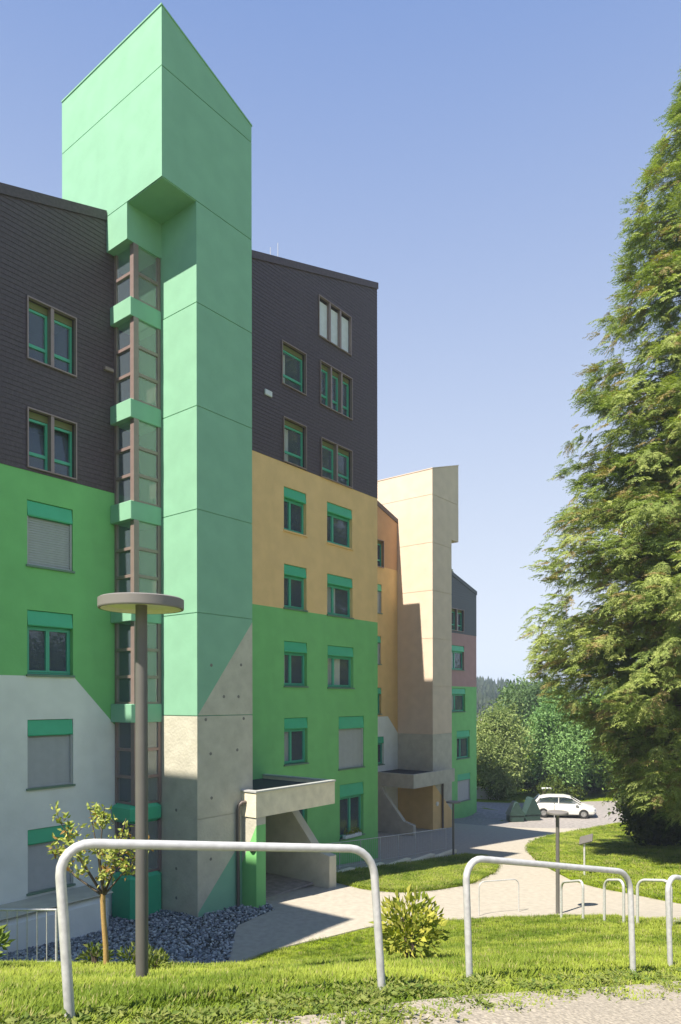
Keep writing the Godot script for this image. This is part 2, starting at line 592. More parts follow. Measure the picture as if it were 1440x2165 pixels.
func gravel():
	for variant in 3:
		var xf := []
		var cols := []
		var made := 0
		while made < 5200:
			var p := Vector2(rng.randf_range(-9.5, -1.7), rng.randf_range(12.8, 21.0))
			if not inside(p, gravel_poly): continue
			made += 1
			var s := rng.randf_range(0.022, 0.055)
			var b := Basis.from_euler(Vector3(rng.randf_range(-.5, .5), rng.randf() * TAU, rng.randf_range(-.5, .5))).scaled(Vector3.ONE * s)
			xf.append(Transform3D(b, Vector3(p.x, ground(p.x, p.y) + 0.03 + s * rng.randf_range(0.1, 0.9), -p.y)))
			var t := rng.randf()
			cols.append(Color(0.13, 0.15, 0.18).lerp(Color(0.52, 0.54, 0.56), t * t))
		var o := multi("gravel", stone_mesh(5 + variant), xf, cols, M.stone)
		tag(o, ["loose dark blue-grey gravel at the foot of the green tower", "flat slate chippings lying in the gravel by the green tower", "coarser grey stones mixed in the gravel by the green tower"][variant], "gravel", "gravel stones at the tower foot", "stuff")

# ------------------------------------------------------------------ facades and windows
# bands: [name, material, polygon (u, h), course height or 0]; windows: [u0, h0, u1, h1]
func facade(root: Node3D, org: Vector3, n: float, bands: Array, wins: Array):
	for b in bands:
		var poly: PackedVector2Array = b[2]
		var course: float = b[3]
		var lo := poly[0]
		var hi := poly[0]
		for p in poly:
			lo = lo.min(p)
			hi = hi.max(p)
		var xs := [lo.x, hi.x]
		var ys := [lo.y, hi.y]
		for w in wins:
			for x in [w[0], w[2]]:
				if x > lo.x + .001 and x < hi.x - .001 and not xs.has(x): xs.append(x)
			for y in [w[1], w[3]]:
				if y > lo.y + .001 and y < hi.y - .001 and not ys.has(y): ys.append(y)
		var y: float = lo.y + course
		while course > 0.0 and y < hi.y:
			ys.append(y)
			y += course
		xs.sort()
		ys.sort()
		var st := begin()
		for i in xs.size() - 1:
			for j in ys.size() - 1:
				var c := Vector2((xs[i] + xs[i + 1]) / 2.0, (ys[j] + ys[j + 1]) / 2.0)
				var hole := false
				for w in wins:
					if c.x > w[0] and c.x < w[2] and c.y > w[1] and c.y < w[3]: hole = true
				if hole or ys[j + 1] - ys[j] < 1e-4: continue
				for piece in Geometry2D.intersect_polygons(rect(xs[i], ys[j], xs[i + 1], ys[j + 1]), poly):
					if course == 0.0:
						flat_poly(st, piece, n, "n", org, Vector3(0, 0, 1))
						continue
					var idx := Geometry2D.triangulate_polygon(piece)
					var k0 := floorf((c.y - lo.y) / course)
					var proud := func(h: float) -> float: return 0.004 + 0.012 * (1.0 - (h - lo.y - k0 * course) / course)
					for k in range(0, idx.size(), 3):
						var v := []
						for e in 3:
							var p: Vector2 = piece[idx[k + e]]
							v.append(Vector3(p.x, p.y, n + proud.call(p.y)) - org)
						if (v[1] - v[0]).cross(v[2] - v[0]).z < 0: tri(st, v[0], v[2], v[1])
						else: tri(st, v[0], v[1], v[2])
					var hb := lo.y + k0 * course
					if ys[j] < hb + 1e-3:
						var lo_x := 1e9
						var hi_x := -1e9
						for p in piece:
							if p.y < hb + 1e-3:
								lo_x = minf(lo_x, p.x)
								hi_x = maxf(hi_x, p.x)
						if hi_x > lo_x:
							var a := Vector3(lo_x, hb, n) - org
							var d := Vector3(hi_x, hb, n) - org
							quad(st, a, d, d + Vector3(0, 0, .016), a + Vector3(0, 0, .016))
		commit(st, b[0], b[1], root)

func bar(st: SurfaceTool, x0: float, y0: float, x1: float, y1: float, z0: float, z1: float):
	box(st, Vector3(x0, y0, z0), Vector3(x1, y1, z1))

func casement(st: SurfaceTool, x0: float, y0: float, x1: float, y1: float, z: float, w := 0.055):
	bar(st, x0, y0, x0 + w, y1, z, z + 0.07)
	bar(st, x1 - w, y0, x1, y1, z, z + 0.07)
	bar(st, x0 + w, y0, x1 - w, y0 + w, z, z + 0.065)
	bar(st, x0 + w, y1 - w, x1 - w, y1, z, z + 0.065)

func window_unit(root: Node3D, org: Vector3, n: float, r: Array, style: String, wall: Material, o := {}):
	var w: float = r[2] - r[0]
	var h: float = r[3] - r[1]
	var x0 := -w / 2
	var x1 := w / 2
	var win := Node3D.new()
	win.name = "window"
	root.add_child(win, true)
	win.position = Vector3((r[0] + r[2]) / 2, r[1], n) - org
	var dp := -0.22
	var st := begin()
	quad(st, Vector3(x0, 0, 0.003), Vector3(x0, 0, dp), Vector3(x0, h, dp), Vector3(x0, h, 0.003))
	quad(st, Vector3(x1, 0, dp), Vector3(x1, 0, 0.003), Vector3(x1, h, 0.003), Vector3(x1, h, dp))
	quad(st, Vector3(x0, h, 0.003), Vector3(x0, h, dp), Vector3(x1, h, dp), Vector3(x1, h, 0.003))
	quad(st, Vector3(x0, 0, dp), Vector3(x0, 0, 0.003), Vector3(x1, 0, 0.003), Vector3(x1, 0, dp))
	commit(st, "reveal", wall, win)
	st = begin()
	var a := Vector3(x0 - .3, -.4, -1.9)
	var b := Vector3(x1 + .3, h + .2, dp)
	quad(st, Vector3(a.x, a.y, a.z), Vector3(b.x, a.y, a.z), Vector3(b.x, b.y, a.z), Vector3(a.x, b.y, a.z))
	quad(st, Vector3(a.x, a.y, b.z), Vector3(a.x, a.y, a.z), Vector3(a.x, b.y, a.z), Vector3(a.x, b.y, b.z))
	quad(st, Vector3(b.x, a.y, a.z), Vector3(b.x, a.y, b.z), Vector3(b.x, b.y, b.z), Vector3(b.x, b.y, a.z))
	quad(st, Vector3(a.x, b.y, b.z), Vector3(a.x, b.y, a.z), Vector3(b.x, b.y, a.z), Vector3(b.x, b.y, b.z))
	quad(st, Vector3(a.x, a.y, a.z), Vector3(a.x, a.y, b.z), Vector3(b.x, a.y, b.z), Vector3(b.x, a.y, a.z))
	# front of the room round the opening
	for q in [[a.x, a.y, x0, b.y], [x1, a.y, b.x, b.y], [x0, a.y, x1, 0.0], [x0, h, x1, b.y]]:
		quad(st, Vector3(q[0], q[1], dp), Vector3(q[2], q[1], dp), Vector3(q[2], q[3], dp), Vector3(q[0], q[3], dp))
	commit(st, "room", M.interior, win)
	if style in ["shutter", "blind"]:
		var sb := h * 0.225
		st = begin()
		var prof := pv([-.035, h - .012, .012, h - sb, -.004, h - sb - .025, -.17, h - sb - .025, -.17, h - .012])
		prism(st, prof, x0 + .012, x1 - .012, "u", Vector3.ZERO)
		commit(st, "shutter_box", M.green_panel, win)
		var t := h - sb - .03
		if style == "shutter":
			st = begin()
			casement(st, x0 + .006, .02, x1 - .006, t, -.20, 0.05)
			var mx: float = lerpf(x0, x1, o.get("split", 0.36))
			casement(st, x0 + .056, .07, mx, t - .05, -.18, 0.045)
			casement(st, mx + .004, .07, x1 - .056, t - .05, -.18, 0.045)
			commit(st, "frame", M.green_frame, win)
			st = begin()
			quad(st, Vector3(x0 + .08, .1, -.165), Vector3(mx - .02, .1, -.165), Vector3(mx - .02, t - .08, -.165), Vector3(x0 + .08, t - .08, -.165))
			commit(st, "pane", M.glass, win)
			st = begin()
			quad(st, Vector3(mx + .02, .1, -.165), Vector3(x1 - .08, .1, -.165), Vector3(x1 - .08, t - .08, -.165), Vector3(mx + .02, t - .08, -.165))
			commit(st, "pane", M.glass, win)
			if o.get("curtain", 0.0) > 0.0:
				curtain(win, x0 + .05, lerpf(x0, x1, o.curtain), .04, t)
		else:
			st = begin()
			var y := .03
			while y < t - .02:
				var y2 := minf(y + .062, t)
				quad(st, Vector3(x0 + .05, y, -.075), Vector3(x1 - .05, y, -.075), Vector3(x1 - .05, y2, -.10), Vector3(x0 + .05, y2, -.10))
				quad(st, Vector3(x0 + .05, y, -.10), Vector3(x1 - .05, y, -.10), Vector3(x1 - .05, y, -.075), Vector3(x0 + .05, y, -.075))
				y = y2
			bar(st, x0 + .05, .008, x1 - .05, .05, -.11, -.06)
			commit(st, "blind", M.blind_grey, win)
			st = begin()
			bar(st, x0 + .004, .0, x0 + .05, t, -.13, -.04)
			commit(st, "guide_rail", M.blind_grey, win)
			st = begin()
			bar(st, x1 - .05, .0, x1 - .004, t, -.13, -.04)
			commit(st, "guide_rail", M.blind_grey, win)
		st = begin()
		box(st, Vector3(x0 - .035, -.045, -.20), Vector3(x1 + .035, 0.006, .055))
		commit(st, "sill", o.get("sill", M.sill), win)
	else:
		var parts: int = o.get("parts", 2)
		st = begin()
		var t2 := 0.03
		bar(st, x0 - t2, -t2, x0 + .004, h + t2, -.05, .055)
		bar(st, x1 - .004, -t2, x1 + t2, h + t2, -.05, .055)
		bar(st, x0 + .004, h - .004, x1 - .004, h + t2, -.05, .055)
		bar(st, x0 + .004, -t2, x1 - .004, .004, -.05, .07)
		commit(st, "surround", M.window_metal, win)
		for k in range(1, parts):
			st = begin()
			var xm := lerpf(x0, x1, float(k) / parts)
			bar(st, xm - .045, .005, xm + .045, h - .005, -.21, .035)
			commit(st, "post", M.window_metal, win)
		for k in parts:
			var a0 := lerpf(x0, x1, float(k) / parts) + (.05 if k > 0 else .01)
			var a1 := lerpf(x0, x1, float(k + 1) / parts) - (.05 if k < parts - 1 else .01)
			if style == "white":
				st = begin()
				quad(st, Vector3(a0, .03, -.09), Vector3(a1, .03, -.09), Vector3(a1, h - .1, -.09), Vector3(a0, h - .1, -.09))
				bar(st, a0, .01, a1, .05, -.10, -.07)
				commit(st, "blind", M.blind_white, win)
				continue
			st = begin()
			bar(st, a0, h - .17, a1, h - .005, -.20, -.12)
			commit(st, "lintel", M.lintel, win)
			st = begin()
			var ty := h * 0.27
			casement(st, a0, .012, a1, h - .18, -.20, 0.06)
			bar(st, a0 + .06, ty - .04, a1 - .06, ty + .04, -.195, -.125)
			commit(st, "frame", M.green_frame, win)
			st = begin()
			var tilt: float = o.get("tilt", 0.0)
			quad(st, Vector3(a0 + .05, ty, -.165), Vector3(a1 - .05, ty, -.165), Vector3(a1 - .05, h - .22, -.165 - tilt), Vector3(a0 + .05, h - .22, -.165 - tilt))
			commit(st, "pane", M.glass, win)
			st = begin()
			quad(st, Vector3(a0 + .05, .06, -.165), Vector3(a1 - .05, .06, -.165), Vector3(a1 - .05, ty, -.165), Vector3(a0 + .05, ty, -.165))
			commit(st, "pane", M.glass, win)
			if o.get("curtain", 0.0) > 0.0:
				curtain(win, a0 + .05, lerpf(a0, a1, o.curtain), .04, h - .2)

func curtain(win: Node3D, x0: float, x1: float, y0: float, y1: float):
	var st := begin()
	var k := 14
	for i in k:
		var xa := lerpf(x0, x1, float(i) / k)
		var xb := lerpf(x0, x1, float(i + 1) / k)
		var za := -.34 + .025 * sin(i * 1.9)
		var zb := -.34 + .025 * sin((i + 1) * 1.9)
		quad(st, Vector3(xa, y0, za), Vector3(xb, y0, zb), Vector3(xb, y1, zb), Vector3(xa, y1, za))
	commit(st, "curtain", M.curtain, win)

# the closed body behind a facade: end walls, back and roof
func body(root: Node3D, org: Vector3, u0: float, u1: float, n: float, depth: float, h0: float, ra: float, rb: float, m: Material, left := true, right := true):
	var st := begin()
	var e := 0.004
	var a := Vector3(u0, h0, n - e) - org
	var b := Vector3(u1, h0, n - e) - org
	var c := Vector3(u1, rb, n - e) - org
	var d := Vector3(u0, ra, n - e) - org
	var k := Vector3(0, 0, -depth)
	if left: quad(st, a + k, a, d, d + k)
	if right: quad(st, b, b + k, c + k, c)
	quad(st, b + k, a + k, d + k, c + k)
	commit(st, "end_wall", m, root)
	st = begin()
	quad(st, d, c, c + k, d + k)
	commit(st, "roof", M.roofing, root)

func coping(root: Node3D, org: Vector3, u0: float, h0: float, u1: float, h1: float, n: float, m: Material):
	var st := begin()
	prism(st, pv([u0, h0 - .2, u1, h1 - .2, u1, h1 + .06, u0, h0 + .06]), n - .25, n + .05, "n", org)
	commit(st, "coping", m, root)

func make_left_block():
	var n := -16.95
	var org := Vector3(6.0, -5.9, n)
	var r := build_base("apartment_block", org)
	tag(r, "left block with brown slates over green and pale grey-green walls", "building", "blocks of the housing row")
	var wins := [[8.9, 8.55, 10.19, 10.06], [8.9, 5.84, 10.19, 7.29], [8.88, 3.39, 10.12, 5.02], [8.88, .65, 10.12, 2.27], [8.88, -2.2, 10.12, -.48], [8.88, -4.82, 10.12, -3.23]]
	facade(r, org, n, [
		["slate_cladding", M.slate, pv([2, 5.74, 11.4, 5.74, 11.4, 13.4, 2, 10.45]), .125],
		["green_wall", M.green_render, pv([2, .62, 10.14, .62, 11.4, -.7, 11.4, 5.74, 2, 5.74]), 0.0],
		["pale_wall", M.white_render, pv([2, -6.4, 11.4, -6.4, 11.4, -.7, 10.14, .62, 2, .62]), 0.0]], wins)
	window_unit(r, org, n, wins[0], "metal", M.slate, {"parts": 2})
	window_unit(r, org, n, wins[1], "metal", M.slate, {"parts": 2, "tilt": 0.12})
	window_unit(r, org, n, wins[2], "blind", M.green_render)
	window_unit(r, org, n, wins[3], "shutter", M.green_render, {"split": 0.48})
	window_unit(r, org, n, wins[4], "blind", M.white_render)
	window_unit(r, org, n, wins[5], "blind", M.white_render)
	body(r, org, 2, 11.4, n, 9.0, -6.4, 10.45, 13.4, M.slate, true, true)
	coping(r, org, 2, 10.5, 11.12, 13.36, n, M.slate)
	var st := begin()
	soft_box(st, Vector3(11.02, 9.02, n) - org, Vector3(11.3, 9.12, n + .12) - org, .015)
	commit(st, "bracket", M.window_metal, r)

# ------------------------------------------------------------------ the green stair tower
func clip_panels(root: Node3D, called: String, m: Material, poly: PackedVector2Array, joints: Array, d0: float, d1: float, axis: String, org: Vector3):
	var lo := poly[0]
	var hi := poly[0]
	for p in poly:
		lo = lo.min(p)
		hi = hi.max(p)
	var ys := [-50.0]
	ys.append_array(joints)
	ys.append(50.0)
	for k in ys.size() - 1:
		if ys[k + 1] <= lo.y or ys[k] >= hi.y: continue
		for piece in Geometry2D.intersect_polygons(rect(lo.x - 1, ys[k] + .012, hi.x + 1, ys[k + 1] - .012), poly):
			var st := begin()
			prism(st, piece, d0, d1, axis, org)
			commit(st, called, m, root)

func plugs(root: Node3D, org: Vector3, spots: Array, d: float, axis: String):
	for s in spots:
		var st := begin()
		var turn := Basis(Vector3.RIGHT, PI / 2) if axis == "n" else Basis(Vector3.BACK, PI / 2)
		lathe(st, [[0.045, -.004], [0.045, 0.003], [0.032, 0.006], [0.0, 0.006]], at2(s, d, axis) - org, 12, turn)
		commit(st, "tie_plug", M.mortar, root)

func make_green_tower():
	var ua := 12.256
	var ur := 14.30
	var ub := 11.14
	var na := -14.52
	var nb := -19.2
	var org := Vector3(13.2, -5.8, -15.5)
	var r := build_base("stair_tower", org)
	tag(r, "tall green stair tower with overhanging top and concrete foot", "tower", "stair towers of the housing row")
	var joints := []
	for k in 8: joints.append(-.4165 + 2.75 * k)
	joints[5] = 13.27
	# core behind the joints
	var st := begin()
	prism(st, pv([ua + .022, -6.6, ur - .022, -6.6, ur - .022, -.43, ua + .022, -.43]), nb, na - .022, "n", org)
	commit(st, "foot_core", M.concrete, r)
	st = begin()
	prism(st, pv([ua + .022, -.425, ur - .022, -.425, ur - .022, 13.25, ua + .022, 13.25]), nb, na - .022, "n", org)
	prism(st, pv([ub + .022, 13.26, ur - .022, 13.26, ur - .022, 16.5, ub + .022, 17.5]), -16.02, na - .022, "n", org)
	prism(st, pv([ub + .022, 12.31, ur - .022, 12.31, ur - .022, 16.5, ub + .022, 17.5]), nb, -16.024, "n", org)
	commit(st, "core", M.green_tower, r)
	# sunlit side panels
	clip_panels(r, "side_panel", M.green_tower, pv([nb, -.4165, na, -.4165, na, 13.26, nb, 13.26]), joints, ua, ua + .021, "u", org)
	clip_panels(r, "side_panel", M.green_tower, pv([na, 17.6, na, 13.26, -16.0, 13.26, -16.0, 12.3, nb, 12.3, nb, 17.6]), joints, ub, ub + .021, "u", org)
	clip_panels(r, "side_foot", M.concrete, pv([nb, -6.6, na, -6.6, na, -.4165, nb, -.4165]), joints, ua, ua + .021, "u", org)
	# front panels (starting behind the side panels' edge)
	var e := ua + .021
	clip_panels(r, "front_panel", M.green_tower, pv([e, -.4, ur, 2.25, ur, 13.26, e, 13.26]), joints, na, na - .021, "n", org)
	var top := pv([ub + .021, 13.26, ur, 13.26, ur, 16.55, ub + .021, 17.6])
	clip_panels(r, "front_panel", M.green_tower, top, [joints[5], joints[6]], na, na - .021, "n", org)
	clip_panels(r, "front_foot", M.concrete, pv([e, -5.66, ur, -3.5, ur, 2.25, e, -.4]), [-3.17, joints[0]], na, na - .021, "n", org)
	st = begin()
	prism(st, pv([e, -6.6, ur, -6.6, ur, -3.5, e, -5.66]), na, na - .021, "n", org)
	commit(st, "painted_corner", M.green_tower, r)
	# far side, soffits, roof
	st = begin()
	prism(st, pv([na - .022, -6.6, nb, -6.6, nb, 16.55, na - .022, 16.55]), ur - .021, ur, "u", org)
	commit(st, "far_panel", M.green_tower, r)
	st = begin()
	quad(st, Vector3(ub + .02, 13.258, na - .02) - org, Vector3(ub + .02, 13.258, -16.0) - org, Vector3(ua + .01, 13.258, -16.0) - org, Vector3(ua + .01, 13.258, na - .02) - org)
	quad(st, Vector3(ub + .02, 12.304, -16.0) - org, Vector3(ub + .02, 12.304, nb) - org, Vector3(ua + .01, 12.304, nb) - org, Vector3(ua + .01, 12.304, -16.0) - org)
	box(st, Vector3(ub + .021, 12.3, -16.021) - org, Vector3(ua, 13.256, -16.0) - org)
	commit(st, "soffit", M.green_tower, r)
	st = begin()
	prism(st, pv([ub - .02, 17.602, ur + .02, 16.552, ur + .02, 16.59, ub - .02, 17.64]), nb, na + .02, "n", org)
	commit(st, "roof", M.green_tower, r)
	plugs(r, org, [Vector2(12.75, .95), Vector2(13.85, 1.0), Vector2(12.72, -1.45), Vector2(13.7, -1.4), Vector2(12.75, -2.65), Vector2(13.95, -.52), Vector2(12.55, -.52), Vector2(12.72, -4.3), Vector2(13.75, .1), Vector2(13.2, .1)], na, "n")
	plugs(r, org, [Vector2(-15.4, -3.0), Vector2(-14.9, -3.9), Vector2(-15.4, -4.6), Vector2(-15.4, -5.4)], ua, "u")
	# ledges and glazing of the stair bay
	var tops := [10.82, 8.09, 5.36, 2.63, -.10, -2.83, -4.72]
	var from := 12.3
	for k in tops.size():
		st = begin()
		var lo: float = tops[k] - .5
		if k == 6: soft_box(st, Vector3(11.22, -6.4, -16.95) - org, Vector3(ua - .003, tops[k], -15.95) - org, .09)
		elif k == 5: soft_box(st, Vector3(11.22, lo, -16.948) - org, Vector3(ua - .003, tops[k], -15.95) - org, .09)
		else: soft_box(st, Vector3(11.24, lo, -16.945) - org, Vector3(ua - .003, tops[k], -16.0) - org, .012)
		commit(st, "ledge", M.green_tower if k < 5 else M.green_panel, r)
		bay_window(r, org, tops[k], from, 1 if k in [0, 6] else 2)
		from = lo
	# entrance canopy
	var cu := 13.85
	var nc := -13.93
	st = begin()
	var z0 := -16.97
	var u1 := 17.35
	var hb := -3.28
	var ht := -2.58
	box(st, Vector3(cu, hb, nc - .14) - org, Vector3(u1, ht, nc) - org)
	box(st, Vector3(cu, hb, na + .003) - org, Vector3(cu + .14, ht, nc - .14) - org)
	box(st, Vector3(u1 - .14, hb, z0) - org, Vector3(u1, ht, nc - .14) - org)
	box(st, Vector3(ur + .003, hb, z0) - org, Vector3(u1 - .14, hb + .2, na) - org)
	box(st, Vector3(cu + .14, hb, na + .003) - org, Vector3(u1 - .14, hb + .2, nc - .14) - org)
	var can := commit(st, "canopy", M.canopy_concrete, r)
	st = begin()
	box(st, Vector3(cu - .03, ht, nc - .16) - org, Vector3(u1 + .03, ht + .045, nc + .03) - org)
	box(st, Vector3(cu - .03, ht, na + .004) - org, Vector3(cu + .16, ht + .045, nc - .16) - org)
	box(st, Vector3(u1 - .16, ht, z0) - org, Vector3(u1 + .03, ht + .045, nc - .16) - org)
	commit(st, "coping", M.steel, can)
	st = begin()
	box(st, Vector3(ur + .004, ht - .16, z0) - org, Vector3(u1 - .142, ht - .10, nc - .142) - org)
	commit(st, "roof_membrane", M.roofing, can)
	# fin wall under the canopy
	st = begin()
	prism(st, pv([na + .001, -6.5, nc - .02, -6.5, nc - .02, -3.5, na + .001, -4.6]), cu + .03, cu + .4, "u", org)
	commit(st, "fin_wall", M.green_render, r)
	st = begin()
	prism(st, pv([na + .001, -4.6, nc - .02, -3.5, nc - .02, hb, na + .001, hb]), cu + .03, cu + .4, "u", org)
	commit(st, "fin_head", M.concrete, r)
	st = begin()
	lathe(st, [[0.0, 0.0], [0.13, 0.0], [0.13, 0.05], [0.105, 0.06]], Vector3(cu + .03, -4.12, nc - .16) - org, 20, Basis(Vector3.BACK, PI / 2))
	var ring := commit(st, "wall_lamp", M.dark_trim, r)
	st = begin()
	lathe(st, [[0.105, 0.055], [0.09, 0.085], [0.0, 0.095]], Vector3(cu + .03, -4.12, nc - .16) - org, 20, Basis(Vector3.BACK, PI / 2))
	commit(st, "diffuser", M.opal, ring)
	# side wall of the entrance with a raking top
	st = begin()
	prism(st, pv([-16.98, -6.6, nc - .02, -6.6, nc - .02, -4.93, -14.5, -4.82, -15.62, -3.58, -15.9, hb, -16.98, hb]), 17.1, 17.44, "u", org)
	commit(st, "raking_wall", M.concrete, r)
	st = begin()
	box(st, Vector3(ur + .02, -5.9, -16.95) - org, Vector3(17.08, -5.84, -14.6) - org)
	commit(st, "threshold", M.asphalt, r)
	st = begin()
	tube(st, PackedVector3Array([Vector3(13.66, -5.8, na + .07) - org, Vector3(13.66, -3.1, na + .07) - org, Vector3(13.67, -2.96, na + .09) - org, Vector3(13.74, -2.88, na + .14) - org, Vector3(13.86, -2.87, na + .18) - org]), PackedFloat32Array([.05, .05, .05, .05, .05]), 10)
	commit(st, "downpipe", M.pipe, r)

func bay_window(root: Node3D, org: Vector3, h0: float, h1: float, transoms: int):
	var w := Node3D.new()
	w.name = "bay_window"
	root.add_child(w, true)
	w.position = Vector3(11.4, h0, -16.1) - org
	var h := h1 - h0
	var st := begin()
	var z1 := -.80
	var x1 := .845
	box(st, Vector3(-.06, 0, -.06), Vector3(.10, h, .10))          # corner post
	box(st, Vector3(-.03, 0, z1 - .04), Vector3(.05, h, z1 + .06))
	box(st, Vector3(x1 - .10, 0, -.02), Vector3(x1, h, .07))
	for k in transoms:
		var y := h * (k + 1.0) / (transoms + 1.0)
		box(st, Vector3(-.045, y - .04, z1 + .06), Vector3(.04, y + .04, -.06))
		box(st, Vector3(.10, y - .04, -.01), Vector3(x1 - .10, y + .04, .075))
	box(st, Vector3(-.03, 0.0, z1 + .06), Vector3(.04, .06, -.06))
	box(st, Vector3(.10, 0.0, -.01), Vector3(x1 - .10, .06, .06))
	commit(st, "frame", M.window_metal, w)
	for k in transoms + 1:
		var y0 := h * k / (transoms + 1.0) + (.05 if k == 0 else .02)
		var y1 := h * (k + 1.0) / (transoms + 1.0) - (.0 if k == transoms else .02)
		st = begin()
		quad(st, Vector3(.0, y0, z1 + .05), Vector3(.0, y0, -.05), Vector3(.0, y1, -.05), Vector3(.0, y1, z1 + .05))
		commit(st, "pane", M.glass, w)
		st = begin()
		quad(st, Vector3(.09, y0, .03), Vector3(x1 - .09, y0, .03), Vector3(x1 - .09, y1, .03), Vector3(.09, y1, .03))
		commit(st, "pane", M.bay_glass, w)
	st = begin()
	quad(st, Vector3(.03, -.5, z1 - .55), Vector3(.85, -.5, z1 - .55), Vector3(.85, h + .02, z1 - .55), Vector3(.03, h + .02, z1 - .55))
	quad(st, Vector3(.84, -.5, z1 - .55), Vector3(.84, -.5, -.05), Vector3(.84, h + .02, -.05), Vector3(.84, h + .02, z1 - .55))
	quad(st, Vector3(.03, -.5, z1 - .55), Vector3(.03, -.5, z1 - .02), Vector3(.03, h + .02, z1 - .02), Vector3(.03, h + .02, z1 - .55))
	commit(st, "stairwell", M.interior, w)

# ------------------------------------------------------------------ middle and far blocks
func make_middle_block():
	var n := -17.0
	var org := Vector3(19.0, -6.3, n)
	var r := build_base("apartment_block", org)
	tag(r, "middle block with dark slates above ochre and green walls", "building", "blocks of the housing row")
	var u0 := 14.305
	var u1 := 24.06
	var wins := [[20.25, 13.75, 22.21, 15.25], [18.22, 11.23, 19.47, 12.72], [20.33, 11.2, 22.27, 12.82], [18.29, 8.5, 19.48, 10.05], [20.38, 8.47, 22.27, 9.92],
		[18.31, 6.05, 19.52, 7.61], [18.31, 3.29, 19.53, 4.86], [18.31, .5, 19.55, 2.11], [18.31, -2.31, 19.57, -.64], [18.31, -5.06, 19.55, -3.39],
		[20.73, 6.03, 22.31, 7.6], [20.73, 3.27, 22.33, 4.85], [20.75, .48, 22.38, 2.1], [21.42, -2.71, 23.08, -.65], [21.48, -5.45, 23.04, -3.33], [14.75, -5.9, 16.7, -3.6]]
	facade(r, org, n, [
		["slate_cladding", M.slate, pv([u0, 8.45, u1, 8.45, u1, 17.4, u0, 14.31]), .125],
		["ochre_wall", M.ochre_render, pv([u0, 3.25, u1, 3.25, u1, 8.45, u0, 8.45]), 0.0],
		["green_wall", M.green_render, pv([u0, -7.4, u1, -7.4, u1, 3.25, u0, 3.25]), 0.0]], wins)
	window_unit(r, org, n, wins[0], "white", M.slate, {"parts": 3})
	window_unit(r, org, n, wins[1], "metal", M.slate, {"parts": 1, "curtain": 0.4})
	window_unit(r, org, n, wins[2], "metal", M.slate, {"parts": 3})
	window_unit(r, org, n, wins[3], "metal", M.slate, {"parts": 1, "curtain": 0.5})
	window_unit(r, org, n, wins[4], "metal", M.slate, {"parts": 2, "curtain": 0.35})
	for k in range(5, 10):
		window_unit(r, org, n, wins[k], "shutter", M.ochre_render if k < 7 else M.green_render, {"split": 0.36, "curtain": [0.0, 0.0, 0.3, 0.45, 0.0][k - 5], "sill": M.ochre_render if k == 5 else M.sill})
	for k in range(10, 13):
		window_unit(r, org, n, wins[k], "shutter", M.ochre_render if k < 12 else M.green_render, {"split": 0.3, "curtain": [0.0, 0.55, 0.7][k - 10], "sill": M.ochre_render if k == 10 else M.sill})
	window_unit(r, org, n, wins[13], "blind", M.green_render)
	window_unit(r, org, n, wins[14], "shutter", M.green_render, {"split": 0.5})
	# glazed entrance door behind the canopy
	var st := begin()
	var d := Vector3(14.75, -5.9, n - .12) - org
	casement(st, d.x, d.y, d.x + 1.0, d.y + 2.28, d.z, .1)
	casement(st, d.x + 1.01, d.y, d.x + 1.95, d.y + 2.28, d.z, .1)
	var door := commit(st, "door", M.pipe, r)
	st = begin()
	quad(st, d + Vector3(.05, .05, .03), d + Vector3(1.9, .05, .03), d + Vector3(1.9, 2.2, .03), d + Vector3(.05, 2.2, .03))
	commit(st, "pane", M.glass, door)
	st = begin()
	box(st, d + Vector3(-.1, -.1, -2.0), d + Vector3(2.1, 2.5, -1.9))
	box(st, d + Vector3(-.1, -.1, -2.0), d + Vector3(-.05, 2.5, .1))
	box(st, d + Vector3(2.0, -.1, -2.0), d + Vector3(2.05, 2.5, .1))
	box(st, d + Vector3(-.1, 2.34, -2.0), d + Vector3(2.1, 2.45, .1))
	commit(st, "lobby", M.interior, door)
	body(r, org, u0, u1, n, 9.0, -7.4, 14.31, 17.4, M.slate, false, true)
	coping(r, org, u0 + .02, 14.36, u1 + .04, 17.45, n, M.slate)
	for q in [[18.9, 1.1], [19.3, 1.35]]:
		st = begin()
		var hh: float = 14.31 + (q[0] - u0) * .3166
		tube(st, PackedVector3Array([Vector3(q[0], hh, n - 1.2) - org, Vector3(q[0], hh + q[1], n - 1.2) - org]), PackedFloat32Array([.015, .01]), 6)
		commit(st, "aerial", M.steel, r)
	st = begin()
	soft_box(st, Vector3(17.32, 10.52, n) - org, Vector3(17.68, 10.72, n + .07) - org, .02)
	commit(st, "vent", M.blind_white, r)
	# planted sill box
	var pb := base("flower_box", BB * Vector3(22.2, -5.45, n + .12), deg_to_rad(TURN))
	tag(pb, "small flower box with yellow-green plants on the lowest window sill", "flower box")
	st = begin()
	soft_box(st, Vector3(-.6, .006, -.09), Vector3(.45, .15, .09), .015)
	commit(st, "trough", M.blind_white, pb)
	st = begin()
	var rr := RandomNumberGenerator.new()
	rr.seed = 4
	for k in 260:
		leaf(st, Vector3(rr.randf_range(-.58, .43), .15 + rr.randf() * rr.randf() * .28, rr.randf_range(-.09, .11)), rr, .07, Color(.20, .24, .03).lerp(Color(.34, .32, .04), rr.randf()))
	commit(st, "plants", M.leaf, pb).set_meta("kind", "stuff")

